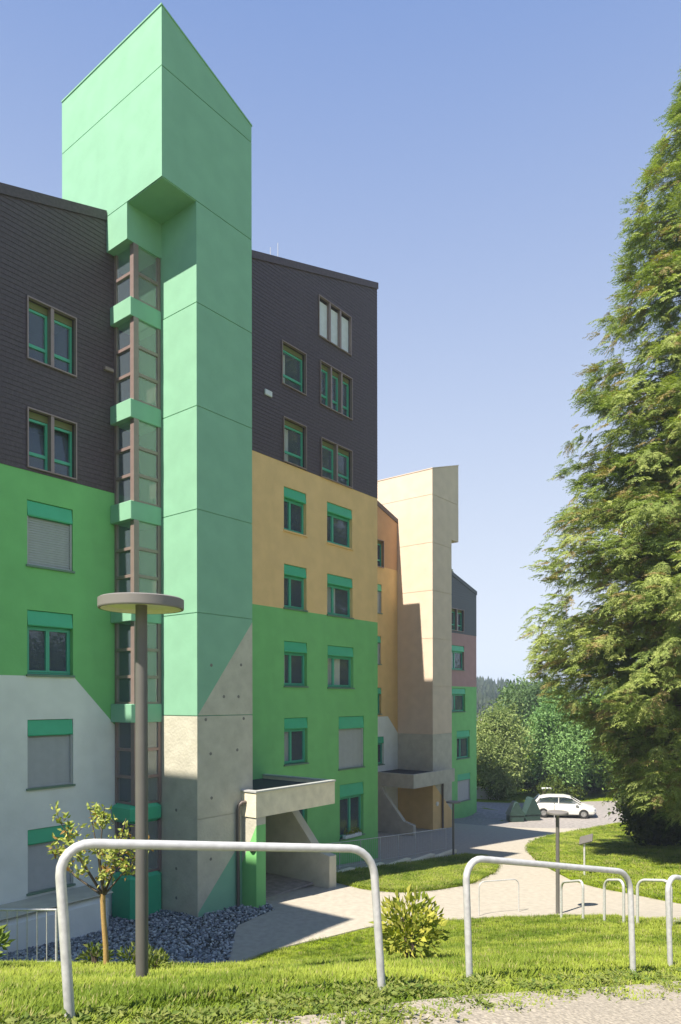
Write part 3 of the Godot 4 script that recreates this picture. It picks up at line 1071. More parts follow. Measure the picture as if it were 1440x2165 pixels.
func make_far_blocks():
	var n := -23.1
	var org := Vector3(30.0, -7.2, n)
	var r := build_base("apartment_block", org)
	tag(r, "narrow amber block face between the ochre block and the cream tower", "building", "blocks of the housing row")
	var wins := [[31.75, 7.62, 33.27, 9.15], [31.7, 4.97, 33.1, 6.63], [31.6, 2.04, 33.02, 3.66], [31.6, -.8, 33.05, .7], [31.75, -3.7, 33.3, -2.1]]
	facade(r, org, n, [
		["rust_wall", M.rust_render, pv([24.07, 7.66, 34.745, 7.66, 34.745, 10.62, 24.07, 13.88]), 0.0],
		["amber_wall", M.amber_render, pv([24.07, -.95, 33.71, -.95, 34.745, -1.95, 34.745, 7.66, 24.07, 7.66]), 0.0],
		["pale_wall", M.white_render, pv([24.07, -8.2, 34.745, -8.2, 34.745, -1.95, 33.71, -.95, 24.07, -.95]), 0.0]], wins)
	window_unit(r, org, n, wins[0], "metal", M.rust_render, {"parts": 2})
	window_unit(r, org, n, wins[1], "blind", M.amber_render)
	window_unit(r, org, n, wins[2], "blind", M.amber_render)
	window_unit(r, org, n, wins[3], "shutter", M.amber_render)
	window_unit(r, org, n, wins[4], "shutter", M.white_render)
	body(r, org, 24.07, 34.745, n, 6.0, -8.2, 13.88, 10.62, M.rust_render, true, false)
	coping(r, org, 24.07, 13.92, 34.74, 10.66, n, M.slate)
	var st := begin()
	prism(st, pv([26.5, -8.2, 30.75, -8.2, 30.75, 11.7, 26.5, 12.9]), n + .003, -21.9, "n", org)
	commit(st, "stair_bay", M.amber_render, r)
	# last block
	org = Vector3(41.0, -8.0, n)
	r = build_base("apartment_block", org)
	tag(r, "farthest block with blue-grey slates over rose and green walls", "building", "blocks of the housing row")
	var u0 := 36.96
	var u1 := 44.75
	wins = [[41.0, 4.66, 42.85, 6.1], [41.1, 2.02, 42.95, 3.66], [41.1, -.8, 43.1, .76], [41.9, -4.0, 43.72, -2.1], [42.0, -6.9, 43.8, -5.05]]
	facade(r, org, n, [
		["slate_cladding", M.slate_blue, pv([u0, 4.48, u1, 4.48, u1, 7.55, u0, 9.55]), .16],
		["rose_wall", M.rose_render, pv([u0, .9, u1, .9, u1, 4.48, u0, 4.48]), 0.0],
		["green_wall", M.green_render, pv([u0, -8.8, u1, -8.8, u1, .9, u0, .9]), 0.0]], wins)
	window_unit(r, org, n, wins[0], "metal", M.slate_blue, {"parts": 2, "curtain": 0.4})
	window_unit(r, org, n, wins[1], "shutter", M.rose_render, {"curtain": 0.6})
	window_unit(r, org, n, wins[2], "shutter", M.green_render, {"curtain": 0.5})
	window_unit(r, org, n, wins[3], "shutter", M.green_render, {"curtain": 0.25})
	window_unit(r, org, n, wins[4], "blind", M.green_render)
	body(r, org, u0, u1, n, 9.0, -8.8, 9.55, 7.55, M.slate_blue, false, true)
	coping(r, org, u0, 9.6, u1 + .04, 7.58, n, M.slate_blue)
	var sh := base("roof_shrub", BB * Vector3(42.3, 8.15, n - .9), 0.0)
	tag(sh, "small green shrub growing on the slate roof of the farthest block", "shrub")
	shrub(sh, .75, .9, 1400, .10, Color(.07, .10, .03), Color(.16, .19, .06), 91)

func make_cream_tower():
	var ua := 34.75
	var ur := 36.95
	var ux := 37.8
	var na := -20.7
	var nb := -26.0
	var org := Vector3(36.0, -7.6, -21.7)
	var r := build_base("stair_tower", org)
	tag(r, "cream stair tower with overhanging top and grey concrete foot", "tower", "stair towers of the housing row")
	var h0 := -1.97
	var joints := []
	for k in 6: joints.append(h0 + 2.75 * k)
	var st := begin()
	prism(st, pv([ua + .022, -8.6, ur - .022, -8.6, ur - .022, 13.7, ua + .022, 13.1]), nb, na - .022, "n", org)
	prism(st, pv([ur - .02, 9.57, ux - .022, 9.57, ux - .022, 14.1, ur - .02, 13.8]), nb, na - .022, "n", org)
	commit(st, "core", M.cream_render, r)
	clip_panels(r, "side_panel", M.cream_render, pv([nb, h0, na, h0, na, 13.24, nb, 13.24]), joints, ua, ua + .021, "u", org)
	clip_panels(r, "side_foot", M.concrete, pv([nb, -4.75, na, -4.75, na, h0, nb, h0]), joints, ua, ua + .021, "u", org)
	st = begin()
	prism(st, pv([nb, -8.6, na, -8.6, na, -4.75, nb, -4.75]), ua, ua + .021, "u", org)
	commit(st, "passage_wall", M.amber_render, r)
	var e := ua + .021
	clip_panels(r, "front_panel", M.cream_render, pv([e, h0, ur, h0, ur, 9.55, ux, 9.55, ux, 14.19, e, 13.24]), joints, na, na - .021, "n", org)
	st = begin()
	prism(st, pv([e, -4.75, ur, -6.6, ur, h0 - .01, e, h0 - .01]), na, na - .021, "n", org)
	commit(st, "front_foot", M.concrete, r)
	st = begin()
	prism(st, pv([e, -8.6, ur, -8.6, ur, -6.6, e, -4.75]), na, na - .021, "n", org)
	commit(st, "painted_corner", M.amber_render, r)
	st = begin()
	prism(st, pv([na - .022, 9.55, nb, 9.55, nb, 14.19, na - .022, 14.19]), ux - .021, ux, "u", org)
	prism(st, pv([na - .022, -8.6, nb, -8.6, nb, 9.55, na - .022, 9.55]), ur - .021, ur, "u", org)
	quad(st, Vector3(ur, 9.56, na - .02) - org, Vector3(ur, 9.56, nb) - org, Vector3(ux - .02, 9.56, nb) - org, Vector3(ux - .02, 9.56, na - .02) - org)
	commit(st, "far_panel", M.cream_render, r)
	st = begin()
	prism(st, pv([ua - .02, 13.242, ux + .02, 14.192, ux + .02, 14.24, ua - .02, 13.29]), nb, na + .02, "n", org)
	commit(st, "roof", M.cream_render, r)
	# porch, mirrored
	var c0 := 31.75
	var c1 := 36.2
	var nc := -20.1
	var hb := -4.75
	var ht := -4.0
	var z0 := -23.07
	st = begin()
	box(st, Vector3(c0, hb, nc - .14) - org, Vector3(c1, ht, nc) - org)
	box(st, Vector3(c0, hb, z0) - org, Vector3(c0 + .14, ht, nc - .14) - org)
	box(st, Vector3(c0 + .14, hb, z0) - org, Vector3(ua - .004, hb + .2, nc - .14) - org)
	box(st, Vector3(ua - .004, hb, na + .004) - org, Vector3(c1, hb + .2, nc - .14) - org)
	var can := commit(st, "canopy", M.concrete, r)
	st = begin()
	box(st, Vector3(c0 + .142, ht - .16, z0) - org, Vector3(ua - .005, ht - .10, nc - .142) - org)
	commit(st, "roof_membrane", M.roofing, can)
	st = begin()
	prism(st, pv([z0, -8.4, nc - .02, -8.4, nc - .02, -6.72, -20.75, -6.55, -22.0, -5.15, -22.2, hb, z0, hb]), 31.75, 32.0, "u", org)
	commit(st, "raking_wall", M.concrete, r)
	st = begin()
	tube(st, PackedVector3Array([Vector3(35.75, -8.2, na + .07) - org, Vector3(35.75, -4.8, na + .07) - org]), PackedFloat32Array([.06, .06]), 8)
	commit(st, "downpipe", M.pipe, r)
	st = begin()
	lathe(st, [[0.13, 0.0], [0.13, 0.05], [0.0, 0.09]], Vector3(35.2, -6.0, na) - org, 16, Basis(Vector3.RIGHT, PI / 2))
	commit(st, "wall_lamp", M.opal, r)

# the neighbouring stair tower just left of the view: its shadow lies over the gravel and the tower foot
func make_shading_block():
	var u1 := 2.0
	var top := -2.0 + 1.52 * (12.26 - u1)
	var org := Vector3(-1.5, -5.5, -14.5)
	var r := build_base("stair_tower", org)
	tag(r, "neighbouring stair tower left of the view, shading the gravel bed", "tower", "stair towers of the housing row")
	var st := begin()
	box(st, Vector3(-5.0, -.42, -25.0) - org, Vector3(u1 - .005, top, -12.3) - org)
	commit(st, "shaft", M.green_tower, r)
	st = begin()
	box(st, Vector3(-5.0, -6.6, -25.0) - org, Vector3(u1 - .005, -.425, -12.3) - org)
	commit(st, "foot", M.concrete, r)

# ------------------------------------------------------------------ hill, trees, plants
func make_hill():
	var st := begin()
	var prof := func(x: float, d: float) -> float:
		var ridge := 9.0 * exp(-pow((x - 20.0) / 90.0, 2.0)) + 6.0 + 1.5 * sin(x * 0.03 + 1.0)
		return -9.0 + ridge * smoothstep(230.0, 430.0, d)
	var xs := []
	for k in 41: xs.append(-500.0 + 30.0 * k)
	var ds := [225.0, 260.0, 300.0, 340.0, 380.0, 430.0, 520.0, 700.0]
	for i in xs.size() - 1:
		for j in ds.size() - 1:
			var p := []
			for q in [[0, 0], [1, 0], [1, 1], [0, 1]]:
				var x: float = xs[i + q[0]]
				var d: float = ds[j + q[1]]
				p.append(Vector3(x, prof.call(x, d), -d))
			quad(st, p[0], p[1], p[2], p[3])
	tag(commit(st, "hill", M.hill_green), "", "", "", "structure")
	# forest on the hill
	st = begin()
	st.set_color(Color.WHITE)
	var rr := RandomNumberGenerator.new()
	rr.seed = 8
	for tier in 6:
		var y0 := tier * 0.15
		var rad := 0.24 * (1.0 - tier / 6.3)
		for j in 7:
			var a := TAU * (j + rr.randf() * .6) / 7.0
			var b := a + 1.0
			tri(st, Vector3(cos(a) * rad, y0 + .06 * rr.randf(), sin(a) * rad), Vector3(0, y0 + .26, 0), Vector3(cos(b) * rad, y0, sin(b) * rad))
	var mesh := st.commit()
	var xf := []
	var cols := []
	for k in 5200:
		var d := rr.randf_range(232.0, 520.0)
		var x := rr.randf_range(-60.0, 0.62 * d)
		var s := rr.randf_range(7.0, 13.0)
		xf.append(Transform3D(Basis(Vector3.UP, rr.randf() * TAU).scaled(Vector3(s * rr.randf_range(.9, 1.6), s, s * rr.randf_range(.9, 1.6))), Vector3(x, prof.call(x, d) - .3, -d)))
		cols.append(Color(.03, .055, .035).lerp(Color(.07, .10, .045), rr.randf()))
	tag(multi("forest", mesh, xf, cols, M.leaf), "distant wooded hillside behind the road and the parked car", "forest", "", "stuff")

# one leaf: two triangles folded along the middle
func leaf(st: SurfaceTool, at: Vector3, r: RandomNumberGenerator, size: float, c: Color, dir := Vector3.ZERO):
	var d := dir
	if d == Vector3.ZERO: d = Vector3(r.randf_range(-1, 1), r.randf_range(-.7, 1), r.randf_range(-1, 1)).normalized()
	var s := d.cross(Vector3(r.randf_range(-1, 1), r.randf_range(-1, 1), r.randf_range(-1, 1))).normalized()
	var up := s.cross(d)
	var w := size * .26
	var tip := at + d * size - up * size * .12
	var m := at + d * size * .45
	st.set_color(c)
	tri(st, at, m + s * w + up * w * .3, tip)
	tri(st, at, tip, m - s * w + up * w * .3)

func leaf_clump(seed_: int, count: int, size: float) -> Mesh:
	var r := RandomNumberGenerator.new()
	r.seed = seed_
	var st := begin()
	for k in count:
		var p := Vector3(r.randfn(), r.randfn(), r.randfn()) * .36
		leaf(st, p, r, size * r.randf_range(.7, 1.25), Color.WHITE * r.randf_range(.8, 1.1))
	return st.commit()

# crown of lobes, each a cloud of leaf clumps
func crown(parent: Node3D, seed_: int, centre: Vector3, size: Vector3, lobes: int, clumps: int, s: float, c0: Color, c1: Color):
	var r := RandomNumberGenerator.new()
	r.seed = seed_
	var ls := []
	for k in lobes:
		var v := Vector3(r.randfn(), r.randfn(), r.randfn()).normalized() * pow(r.randf(), .4)
		ls.append([centre + v * size * .72, r.randf_range(.28, .5), r.randf()])
	for variant in 2:
		var xf := []
		var cols := []
		for k in clumps / 2:
			var l = ls[r.randi() % lobes]
			var v := Vector3(r.randfn(), r.randfn(), r.randfn()).normalized() * pow(r.randf(), .3)
			var p: Vector3 = l[0] + v * size * l[1]
			xf.append(Transform3D(Basis.from_euler(Vector3(r.randf() * TAU, r.randf() * TAU, r.randf() * TAU)).scaled(Vector3.ONE * s * r.randf_range(.7, 1.3)), p))
			cols.append(c0.lerp(c1, clampf(l[2] * .6 + r.randf() * .5, 0, 1)))
		multi("crown", leaf_clump(seed_ * 3 + variant, 16, .34), xf, cols, M.leaf, parent).set_meta("kind", "stuff")

func trunk(parent: Node3D, seed_: int, h: float, r0: float, m: Material, limbs := 6):
	var r := RandomNumberGenerator.new()
	r.seed = seed_
	var st := begin()
	var pts := PackedVector3Array()
	var rad := PackedFloat32Array()
	for k in 8:
		var t := k / 7.0
		pts.append(Vector3(r.randf_range(-.1, .1) * t * h * .1, -.25 + h * t, r.randf_range(-.1, .1) * t * h * .1))
		rad.append(r0 * (1.25 - t) * (1.25 if k == 0 else 1.0))
	tube(st, pts, rad, 10)
	for k in limbs:
		var a := TAU * (k + r.randf() * .6) / limbs
		var p := Vector3(0, h * r.randf_range(.4, .8), 0)
		var d := Vector3(cos(a), r.randf_range(.5, 1.1), sin(a)).normalized()
		tube(st, PackedVector3Array([p, p + d * h * .22, p + d * h * .42 + Vector3(0, h * .06, 0)]), PackedFloat32Array([r0 * .45, r0 * .3, r0 * .1]), 7)
	commit(st, "trunk", m, parent)

func shrub(parent: Node3D, w: float, h: float, leaves: int, size: float, c0: Color, c1: Color, seed_: int):
	var r := RandomNumberGenerator.new()
	r.seed = seed_
	var st := begin()
	for k in 9:
		var a := TAU * k / 9.0
		var d := Vector3(cos(a) * w * .3 * r.randf(), h * r.randf_range(.55, .85), sin(a) * w * .3 * r.randf())
		tube(st, PackedVector3Array([Vector3(cos(a) * .04, -.06, sin(a) * .04), d * .5 + Vector3(0, .05, 0), d]), PackedFloat32Array([.012, .009, .004]), 5)
	commit(st, "stems", M.young_bark, parent)
	st = begin()
	for k in leaves:
		var v := Vector3(r.randfn(), r.randfn(), r.randfn()).normalized() * pow(r.randf(), .45)
		var p := Vector3(v.x * w * .5, h * .55 + v.y * h * .45, v.z * w * .5)
		leaf(st, p, r, size * r.randf_range(.7, 1.3), c0.lerp(c1, r.randf()), (v + Vector3(0, .5, 0) + Vector3(r.randf_range(-.6, .6), r.randf_range(-.6, .6), r.randf_range(-.6, .6))).normalized())
	commit(st, "foliage", M.leaf, parent)

func spray_mesh(seed_: int) -> Mesh:
	# a drooping conifer branchlet, 1 m long, along +z, sagging in -y
	var r := RandomNumberGenerator.new()
	r.seed = seed_
	var st := begin()
	for s in 5:
		var ang := (s - 2) * .34 + r.randf_range(-.1, .1)
		var len := (1.0 - absf(s - 2) * .16) * r.randf_range(.8, 1.05)
		for k in 9:
			var t := (k + 1) / 9.0
			var p := Vector3(sin(ang) * len * t, -.32 * t * t * len + r.randf_range(-.03, .03), cos(ang) * len * t)
			for side in [-1.0, 1.0]:
				var d := Vector3(sin(ang + side * .75), -.45 + r.randf_range(-.35, .35), cos(ang + side * .75)).normalized()
				var l := .20 * r.randf_range(.7, 1.25) * (1.15 - t * .4)
				var w := d.cross(Vector3(r.randf_range(-1.0, 1.0), 1, r.randf_range(-1.0, 1.0))).normalized() * .024
				st.set_color(Color.WHITE * r.randf_range(.8, 1.15))
				tri(st, p - w, p + w, p + d * l)
	return st.commit()

func big_conifer(x: float, d: float):
	var g := on_ground(x, d)
	var t := base("conifer_tree", g)
	tag(t, "huge drooping yellow-green conifer at the right edge of the lawn", "tree")
	var r := RandomNumberGenerator.new()
	r.seed = 21
	var height := 31.5
	var st := begin()
	var pts := PackedVector3Array()
	var rad := PackedFloat32Array()
	for k in 12:
		var q := k / 11.0
		pts.append(Vector3(sin(q * 3.0) * .15, -.4 + q * height, cos(q * 4.0) * .12))
		rad.append(.48 * (1.02 - q) + (.16 if k == 0 else 0.0))
	tube(st, pts, rad, 12)
	var xfs := [[], [], []]
	var cols := [[], [], []]
	var outline := [[2.2, 1.6], [4.0, 3.4], [6.5, 5.4], [9.2, 7.2], [11.5, 6.9], [15.0, 6.0], [20.0, 4.4], [26.0, 2.8], [30.0, 1.2], [31.5, .3]]
	var h := 2.2
	while h < height - .2:
		var reach := .3
		for k in outline.size() - 1:
			if h >= outline[k][0] and h <= outline[k + 1][0]:
				reach = lerpf(outline[k][1], outline[k + 1][1], (h - outline[k][0]) / (outline[k + 1][0] - outline[k][0]))
		var a := r.randf() * TAU
		var len := reach * r.randf_range(.62, 1.1)
		var dir := Vector3(cos(a), 0, sin(a))
		var side := Vector3(-sin(a), 0, cos(a))
		var lift := r.randf_range(-.22, .34)
		var tone := r.randf()
		var at := func(f: float) -> Vector3: return Vector3(0, h, 0) + dir * len * f + Vector3(0, len * (lift * f - .34 * f * f + .14 * f * f * f), 0)
		var bp := PackedVector3Array()
		var br := PackedFloat32Array()
		for e in 7:
			bp.append(at.call(e / 6.0))
			br.append(maxf(.012, .028 * len * .35 * (1.1 - e / 6.0)))
		tube(st, bp, br, 5, false)
		var steps := int(maxf(3.0, len / .27))
		for e in steps:
			var f := (e + 1.0 + r.randf() * .5) / (steps + .5)
			if f < .2 and r.randf() < .7: continue
			var spread := .26 * len * (1.05 - f) + .15
			for side_n in 6:
				var side_k := side_n % 3
				var p: Vector3 = at.call(f) + side * (side_k - 1) * spread * r.randf_range(.5, 1.0) + Vector3(r.randfn() * .12, r.randfn() * .26, r.randfn() * .12)
				var z := (dir * (.6 + .6 * f) + side * (side_k - 1) * .75 + Vector3(0, r.randf_range(-1.1, .7), 0) + side * r.randf_range(-.9, .9)).normalized()
				var x_ax := Vector3.UP.cross(z).normalized()
				var y_ax := z.cross(x_ax)
				var s := r.randf_range(.4, .8) * (1.0 if h < 24.0 else .75)
				var v := r.randi() % 3
				xfs[v].append(Transform3D(Basis(x_ax, y_ax, z).scaled_local(Vector3.ONE * s), p))
				var c := Color(.18, .26, .07).lerp(Color(.42, .48, .16), clampf(tone * .5 + r.randf() * .6, 0, 1))
				if r.randf() < .14: c = Color(.34, .27, .13)
				cols[v].append(c)
		h += lerpf(.058, .15, pow(h / height, 1.5))
	# outermost twigs
	for k in 11000:
		h = 3.0 + (height - 3.2) * pow(r.randf(), 1.7)
		var reach := .3
		for e in outline.size() - 1:
			if h >= outline[e][0] and h <= outline[e + 1][0]:
				reach = lerpf(outline[e][1], outline[e + 1][1], (h - outline[e][0]) / (outline[e + 1][0] - outline[e][0]))
		var a := r.randf() * TAU
		var knot := sin(a * 5.0 + h * 1.1) * sin(a * 3.0 - h * .7) + .5 * sin(h * 2.3 + a * 9.0)
		if knot < (-.15 if h < 16.0 else .12): continue
		var len := reach * (.80 + .13 * knot + r.randf_range(-.08, .05))
		var dir := Vector3(cos(a), 0, sin(a))
		var z := (dir + Vector3(r.randf_range(-.8, .8), r.randf_range(-1.0, .5), r.randf_range(-.8, .8))).normalized()
		var x_ax := Vector3.UP.cross(z).normalized()
		var v := r.randi() % 3
		xfs[v].append(Transform3D(Basis(x_ax, z.cross(x_ax), z).scaled_local(Vector3.ONE * r.randf_range(.4, .75)), dir * len + Vector3(0, h - len * .17, 0)))
		cols[v].append(Color(.20, .28, .075).lerp(Color(.44, .50, .17), r.randf()) if r.randf() > .12 else Color(.36, .29, .14))
	commit(st, "trunk", M.bark, t)
	for v in 3:
		multi("crown", spray_mesh(60 + v), xfs[v], cols[v], M.needle, t).set_meta("kind", "stuff")

func broad_tree(x: float, d: float, h: float, w: float, seed_: int, label: String, c0: Color, c1: Color, s := 1.0, clumps := 1500):
	var t := base("broadleaf_tree", on_ground(x, d))
	tag(t, label, "tree", "trees beyond the road")
	trunk(t, seed_, h * .62, h * .018 + .05, M.bark)
	crown(t, seed_, Vector3(0, h * .52, 0), Vector3(w * .5, h * .5, w * .5), 26, clumps, s, c0, c1)

func make_trees():
	big_conifer(14.3, 27.0)
	broad_tree(13.2, 60.0, 8.3, 6.0, 201, "olive-green tree right beside the farthest block", Color(0.156, 0.232, 0.078), Color(0.384, 0.464, 0.182), .8, 1700)
	broad_tree(18.6, 61.0, 8.6, 7.0, 202, "rounded mid-green tree behind the white car", Color(0.120, 0.261, 0.091), Color(0.288, 0.464, 0.169), .8, 1900)
	broad_tree(24.0, 60.0, 11.0, 8.5, 203, "leafy green tree under the conifer's lowest branches", Color(0.132, 0.246, 0.065), Color(0.312, 0.450, 0.117), .9, 2100)
	broad_tree(31.0, 62.0, 11.5, 9.5, 204, "dark green tree behind the conifer's trunk", Color(0.108, 0.189, 0.065), Color(0.240, 0.348, 0.104), .9, 1700)
	broad_tree(10.5, 74.0, 8.6, 8.0, 205, "pale tree behind the corner of the farthest block", Color(0.096, 0.160, 0.065), Color(0.204, 0.261, 0.104), .9, 1300)
	broad_tree(22.5, 78.0, 11.0, 11.0, 206, "grey-green tree standing behind the front row of trees", Color(0.072, 0.145, 0.065), Color(0.168, 0.261, 0.104), 1.0, 1500)
	broad_tree(40.0, 60.0, 12.0, 11.0, 207, "dark tree at the far right beyond the road", Color(0.072, 0.131, 0.046), Color(0.156, 0.217, 0.078), 1.0, 1200)
	# trees on the slope right of the view, mirrored in the lower windows
	var m := 0
	for q in [[27.0, -10.0], [30.0, -2.0], [27.5, 5.0], [31.0, 12.0], [28.0, 19.0]]:
		broad_tree(q[0], q[1], 10.5 + (m % 3), 9.0, 220 + m, ["slope tree farthest right and nearest the viewer", "second slope tree right of the view", "third slope tree right of the view", "fourth slope tree right of the view", "slope tree right of the conifer"][m], Color(.05, .085, .03), Color(.12, .15, .05), 1.0, 900)
		m += 1
	var hd := base("hedge", on_ground(24.0, 63.5))
	tag(hd, "long dark green hedge running behind the road under the trees", "hedge")
	trunk(hd, 341, .7, .05, M.bark, 5)
	crown(hd, 340, Vector3(0, .95, 0), Vector3(19.0, 1.0, .8), 60, 2400, .6, Color(.05, .09, .03), Color(.15, .20, .05))
	# understorey at the foot of the conifer
	for q in [[15.2, 33.0, 3.4, 3.6, 31, "dark shrub at the foot of the big conifer"], [17.0, 37.5, 3.2, 4.0, 32, "dark bush behind the foot of the big conifer"], [18.5, 42.0, 3.6, 3.2, 33, "lighter bush where the lawn meets the road"]]:
		var b := base("bush", on_ground(q[0], q[1]))
		tag(b, q[5], "bush", "bushes under the conifer")
		trunk(b, q[4], 1.2, .05, M.bark, 4)
		crown(b, q[4], Vector3(0, q[3] * .5, 0), Vector3(q[2] * .5, q[3] * .5, q[2] * .5), 12, 700, .75, Color(.035, .06, .02), Color(.12, .15, .04))
	# hedge plants along the far road edge
	var k := 0
	for q in [[13.2, 59.0, "small upright yellow-green shrub beside the low white wall"], [17.6, 58.6, "low bright green shrub behind the white car"], [19.6, 58.6, "round green shrub beside the notice post"], [24.0, 58.8, "wide green shrub along the far road edge"], [28.0, 59.0, "last green shrub of the row along the road"]]:
		var b := base("shrub", on_ground(q[0], q[1]))
		tag(b, q[2], "shrub", "shrubs along the far road edge")
		k += 1
		trunk(b, 300 + k, .8, .03, M.young_bark, 4)
		crown(b, 310 + k, Vector3(0, .9, 0), Vector3(1.0 + .2 * (k % 3), .95, .9), 7, 240, .55, Color(.07, .12, .02), Color(.17, .22, .035))

# ------------------------------------------------------------------ rails, lamps, fences
func rail(a: Vector3, b: Vector3, height: float, rad: float, label: String, group: String, lean := Vector3.ZERO):
	var mid := (a + b) / 2
	var up := Vector3(0, height, 0) + lean
	var along := (b - a).normalized()
	var bend := .17
	var pts := PackedVector3Array()
	var sink := Vector3(0, -.2, 0) - lean * .2
	pts.append(a + sink)
	pts.append(a + up * .5)
	var ta := a + up
	var tb := b + up
	var ct := (tb - ta).normalized()
	var ud := up.normalized()
	for k in 7:
		var t := PI / 2 * k / 6.0
		pts.append(ta - ud * bend * (1 - sin(t)) + ct * bend * (1 - cos(t)))
	pts.append((ta + tb) / 2)
	for k in 7:
		var t := PI / 2 * k / 6.0
		pts.append(tb - ct * bend * (1 - sin(t)) - ud * bend * (1 - cos(t)))
	pts.append(b + up * .5)
	pts.append(b + sink)
	var r := PackedFloat32Array()
	for p in pts.size():
		pts[p] -= mid
		r.append(rad)
	var st := begin()
	tube(st, pts, r, 16)
	var o := commit(st, "tubular_rail", M.steel)
	o.position = mid
	tag(o, label, "railing", group)

func px(x: float, y: float, d: float) -> Vector3:
	return Vector3((x - 720.0) / 1482.0 * d, (1480.0 - y) / 1482.0 * d, -d)

func make_rails():
	var near := [[Vector2(-1.39, 3.6), Vector2(.265, 4.5), "nearest bent steel tube rail in front of the lamp post"], [Vector2(.955, 5.2), Vector2(2.61, 6.26), "second bent steel tube rail, right of the round bush"], [Vector2(3.29, 7.0), Vector2(4.85, 8.2), "third bent steel tube rail, cut by the right edge"]]
	for q in near:
		var a := on_ground(q[0].x, q[0].y)
		var b := on_ground(q[1].x, q[1].y)
		rail(a, b, .93, .026, q[2], "steel rails along the near path", Vector3(-.06 if q[0].x < 0 else -.03, 0, 0))
	for q in [[1186.0, 1232.0, 16.4, 15.4, "far steel rail just right of the slim lamp post"], [1277.0, 1318.0, 14.5, 13.9, "far steel rail seen through the second near rail"], [1347.0, 1418.0, 13.7, 13.1, "far steel rail seen left of the third near rail"]]:
		var a := on_ground((q[0] - 720.0) / 1482.0 * q[2], q[2])
		var b := on_ground((q[1] - 720.0) / 1482.0 * q[3], q[3])
		rail(a, b, .88, .028, q[4], "steel rails along the lower path")
	var a2 := on_ground((1012.0 - 720.0) / 1482.0 * 18.4, 18.4)
	var b2 := on_ground((1096.0 - 720.0) / 1482.0 * 18.9, 18.9)
	rail(a2, b2, .92, .015, "thin pale rail standing on the light path", "steel rails along the lower path")

func lamp(at: Vector3, h: float, pole: float, disc: float, label: String, thick := .075):
	var o := base("street_lamp", at)
	tag(o, label, "street lamp", "flat round path lamps")
	var st := begin()
	lathe(st, [[pole, -.3], [pole, h * .5], [pole * .92, h - .05], [pole * .92, h + .01]], Vector3.ZERO, 20)
	commit(st, "pole", M.lamp_grey, o)
	st = begin()
	lathe(st, [[disc, h - .03], [disc + .004, h - .02], [disc + .004, h - .02 + thick], [disc - .012, h - .01 + thick], [.0, h + .01 + thick]], Vector3.ZERO, 48)
	lathe(st, [[disc - .02, h - .03], [disc, h - .03]], Vector3.ZERO, 48)
	commit(st, "lamp_head", M.lamp_head, o)
	st = begin()
	lathe(st, [[pole * .9, h + .005], [disc - .02, h + .005], [disc - .02, h - .03]], Vector3.ZERO, 48)
	commit(st, "reflector", M.opal, o)

func make_lamps():
	lamp(on_ground(-1.76, 6.2), 3.36, .055, .365, "near path lamp on a thick grey post with a flat disc head")
	lamp(on_ground(5.63, 18.2), 2.66, .05, .27, "slim path lamp on the light path behind the central lawn", .04)
	lamp(on_ground(4.85, 30.2), 2.4, .045, .30, "path lamp standing in the shade before the cream tower", .04)
	# tilted panel on a post in the right-hand lawn
	var o := base("panel_sign", on_ground(8.55, 24.6))
	tag(o, "small tilted grey panel on a thin pale post in the lawn", "sign")
	var st := begin()
	tube(st, PackedVector3Array([Vector3(0, -.2, 0), Vector3(0, 1.25, 0)]), PackedFloat32Array([.035, .035]), 10)
	commit(st, "post", M.steel, o)
	var p := Node3D.new()
	st = begin()
	soft_box(st, Vector3(-.25, -.025, -.19), Vector3(.25, .025, .19), .012)
	var pm := commit(st, "panel", M.lamp_grey, o)
	p.free()
	pm.position = Vector3(.06, 1.36, 0)
	pm.rotation_degrees = Vector3(34, -25, 26)

